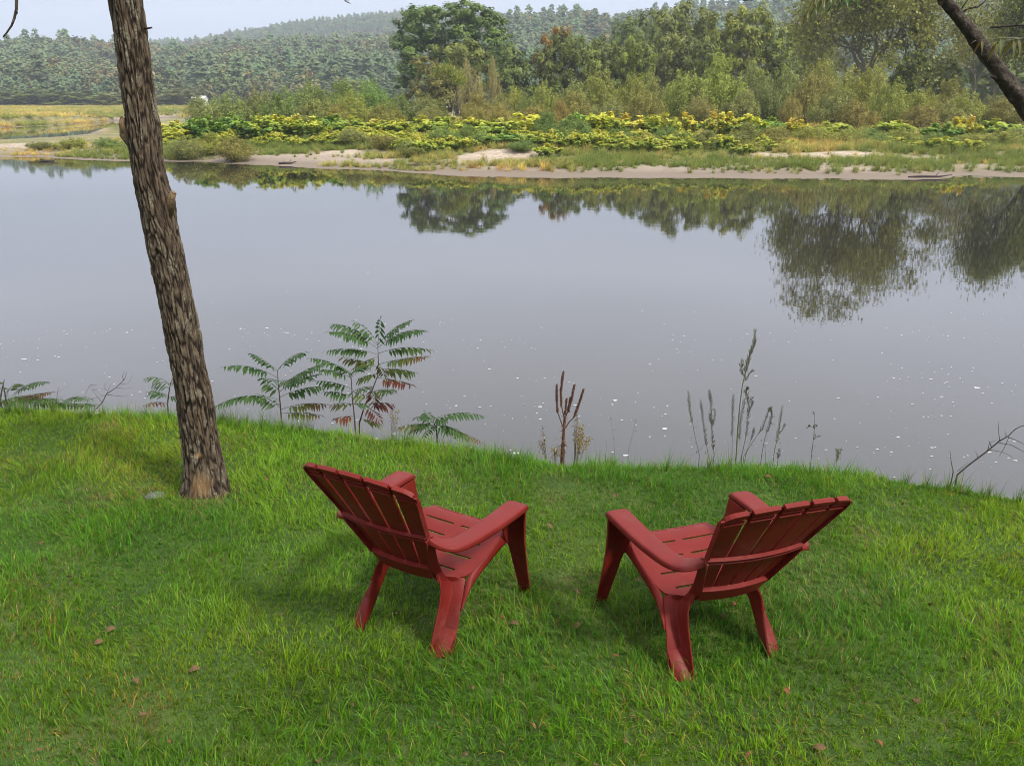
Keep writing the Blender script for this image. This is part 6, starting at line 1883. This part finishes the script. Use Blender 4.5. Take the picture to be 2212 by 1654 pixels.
# ================================================================== LEANING TREE AT THE RIGHT EDGE with pinnate leaves
LYt = 5.0
lt = [at(px, py, LYt) for px, py in [(2212 + 150, 425), (2262, 300), (2205, 215), (2165, 165), (2125, 108), (2085, 55), (2045, 5), (2015, -40), (1960, -150), (1900, -300)]]
rt = Vector((lt[0].x + .75, LYt + .05, 0)); rt.z = float(lawn_h(rt.x, rt.y)) - .1
midp = (rt + lt[0]) / 2 + Vector((.12, 0, .0))
lean = empty("leaning_tree", (rt.x, rt.y, rt.z + .1), "slender dark tree limb slanting across the top right corner with autumn-tinged hanging leaves", "tree")
pts = [rt, midp] + lt; rad = [.075, .065, .055, .050, .046, .043, .040, .036, .033, .030, .026, .02]
sub_p = []; sub_r = []
for i in range(len(pts) - 1):
    for k in range(8):
        f = k / 8; sub_p.append(pts[i].lerp(pts[i + 1], f)); sub_r.append(rad[i] * (1 - f) + rad[i + 1] * f)
rs = np.random.default_rng(95); mb = MB()
kk = 14; V = []; F = []
for i, (p_, r_) in enumerate(zip(sub_p, sub_r)):
    d_ = (sub_p[min(i + 1, len(sub_p) - 1)] - sub_p[max(0, i - 1)]).normalized(); a_ = d_.cross(Vector((0, 1, 0))).normalized(); b_ = d_.cross(a_)
    for j in range(kk):
        t_ = 6.283 * j / kk; q = r_ * (1 + rs.uniform(-.09, .09)) * (1 + .08 * math.sin(j * 2 + i * .4))
        V.append(p_ + (a_ * math.cos(t_) + b_ * math.sin(t_)) * q - lean.location)
for i in range(len(sub_p) - 1):
    for j in range(kk): F.append((i * kk + j, i * kk + (j + 1) % kk, (i + 1) * kk + (j + 1) % kk, (i + 1) * kk + j))
mb.add(V, F)
m_dbark = simple_mat("dark_limb_bark", [(0.3, (0.018, 0.013, 0.010)), (0.55, (0.045, 0.034, 0.026)), (0.75, (0.12, 0.10, 0.075))], scale=30, detail=7, rough=.95, bump=.8, bump_scale=60)
mb.build("trunk", m_dbark, lean)
lo = lean.location


def U5(u, v): return (1453.4 + u * .343, v * .343)


tubes("stub", [([at(*U5(2070, 505), LYt), at(*U5(2030, 490), LYt - .02), at(*U5(2008, 482), LYt - .03)], [.02, .012, .007])], m_dbark, lean, lo, 7)
tubes("twig", [([at(*U5(1800, 95), LYt), at(*U5(1860, 55), LYt), at(*U5(1920, 45), LYt), at(*U5(1955, 20), LYt), at(*U5(1990, -20), LYt)], [.009, .006, .005, .004, .003]), ([at(*U5(1815, 60), LYt), at(*U5(1850, 10), LYt), at(*U5(1900, -30), LYt)], [.004, .003, .002])], m_dbark, lean, lo, 6)
OR = [((2212 + 60, 90), (2118, 86), (.60, .68), .06, .095, 4), ((2212 + 80, 82), (2150, 92), (.55, .66), .06, .10, 4)]
rs_ = np.random.default_rng(97)
for (a, b_, tt, sg, ll, pr) in OR:
    compound_leaf("compound_leaf", at(*a, 4.3), at(*b_, 4.25), sg, pr, ll, tt, lean, lo, rs_, width=.20, droop=1.5, rachis=.0022)
tubes("twig", [([at(2140, 60, LYt), at(2200, 55, 4.7), at(2300, 60, 4.4), at(2330, 75, 4.3), at(2252, 92, 4.3)], [.006, .005, .004, .003, .002])], m_dbark, lean, lo, 5)
# green leaves that drop in at the top, on a twig of the same tree
for (a, b_, tt, sg, ll, pr) in [((1860, -45), (1726, 40), (.30, .68), .12, .060, 7), ((1900, -50), (1800, 8), (.28, .35), .05, .07, 4), ((1830, -60), (1760, -5), (.45, .65), .1, .07, 5)]:
    compound_leaf("compound_leaf", at(*a, 3.6), at(*b_, 3.55), sg, pr, ll, tt, lean, lo, rs_, width=.30, droop=1.3, rachis=.0022)
tubes("twig", [([lt[8], at(1930, -110, 4.4), at(1890, -70, 3.7), at(1850, -50, 3.6)], [.010, .007, .004, .003]), ([at(1930, -110, 4.4), at(1760, -20, 4.4), at(1680, -3, 4.4), at(1610, 1, 4.4), at(1560, -4, 4.4)], [.006, .004, .003, .003, .001]), ([at(1680, -3, 4.4), at(1668, 3, 4.4)], [.003, .001])], m_dbark, lean, lo, 5)

# ================================================================== HAZE over the valley
m_haze, nt, out = new_mat("valley_haze")
pv = N(nt, "ShaderNodeVolumePrincipled"); pv.inputs['Density'].default_value = 0.00025
pv.inputs['Color'].default_value = (0.80, 0.87, 1.0, 1); pv.inputs['Anisotropy'].default_value = 0.2
nt.links.new(pv.outputs[0], out.inputs['Volume'])
mb = MB(); mb.box((-2900, -60, -6), (2900, 2500, 240)); hz = mb.build("haze", m_haze, None, smoothed=False); tag(hz, kind='stuff')
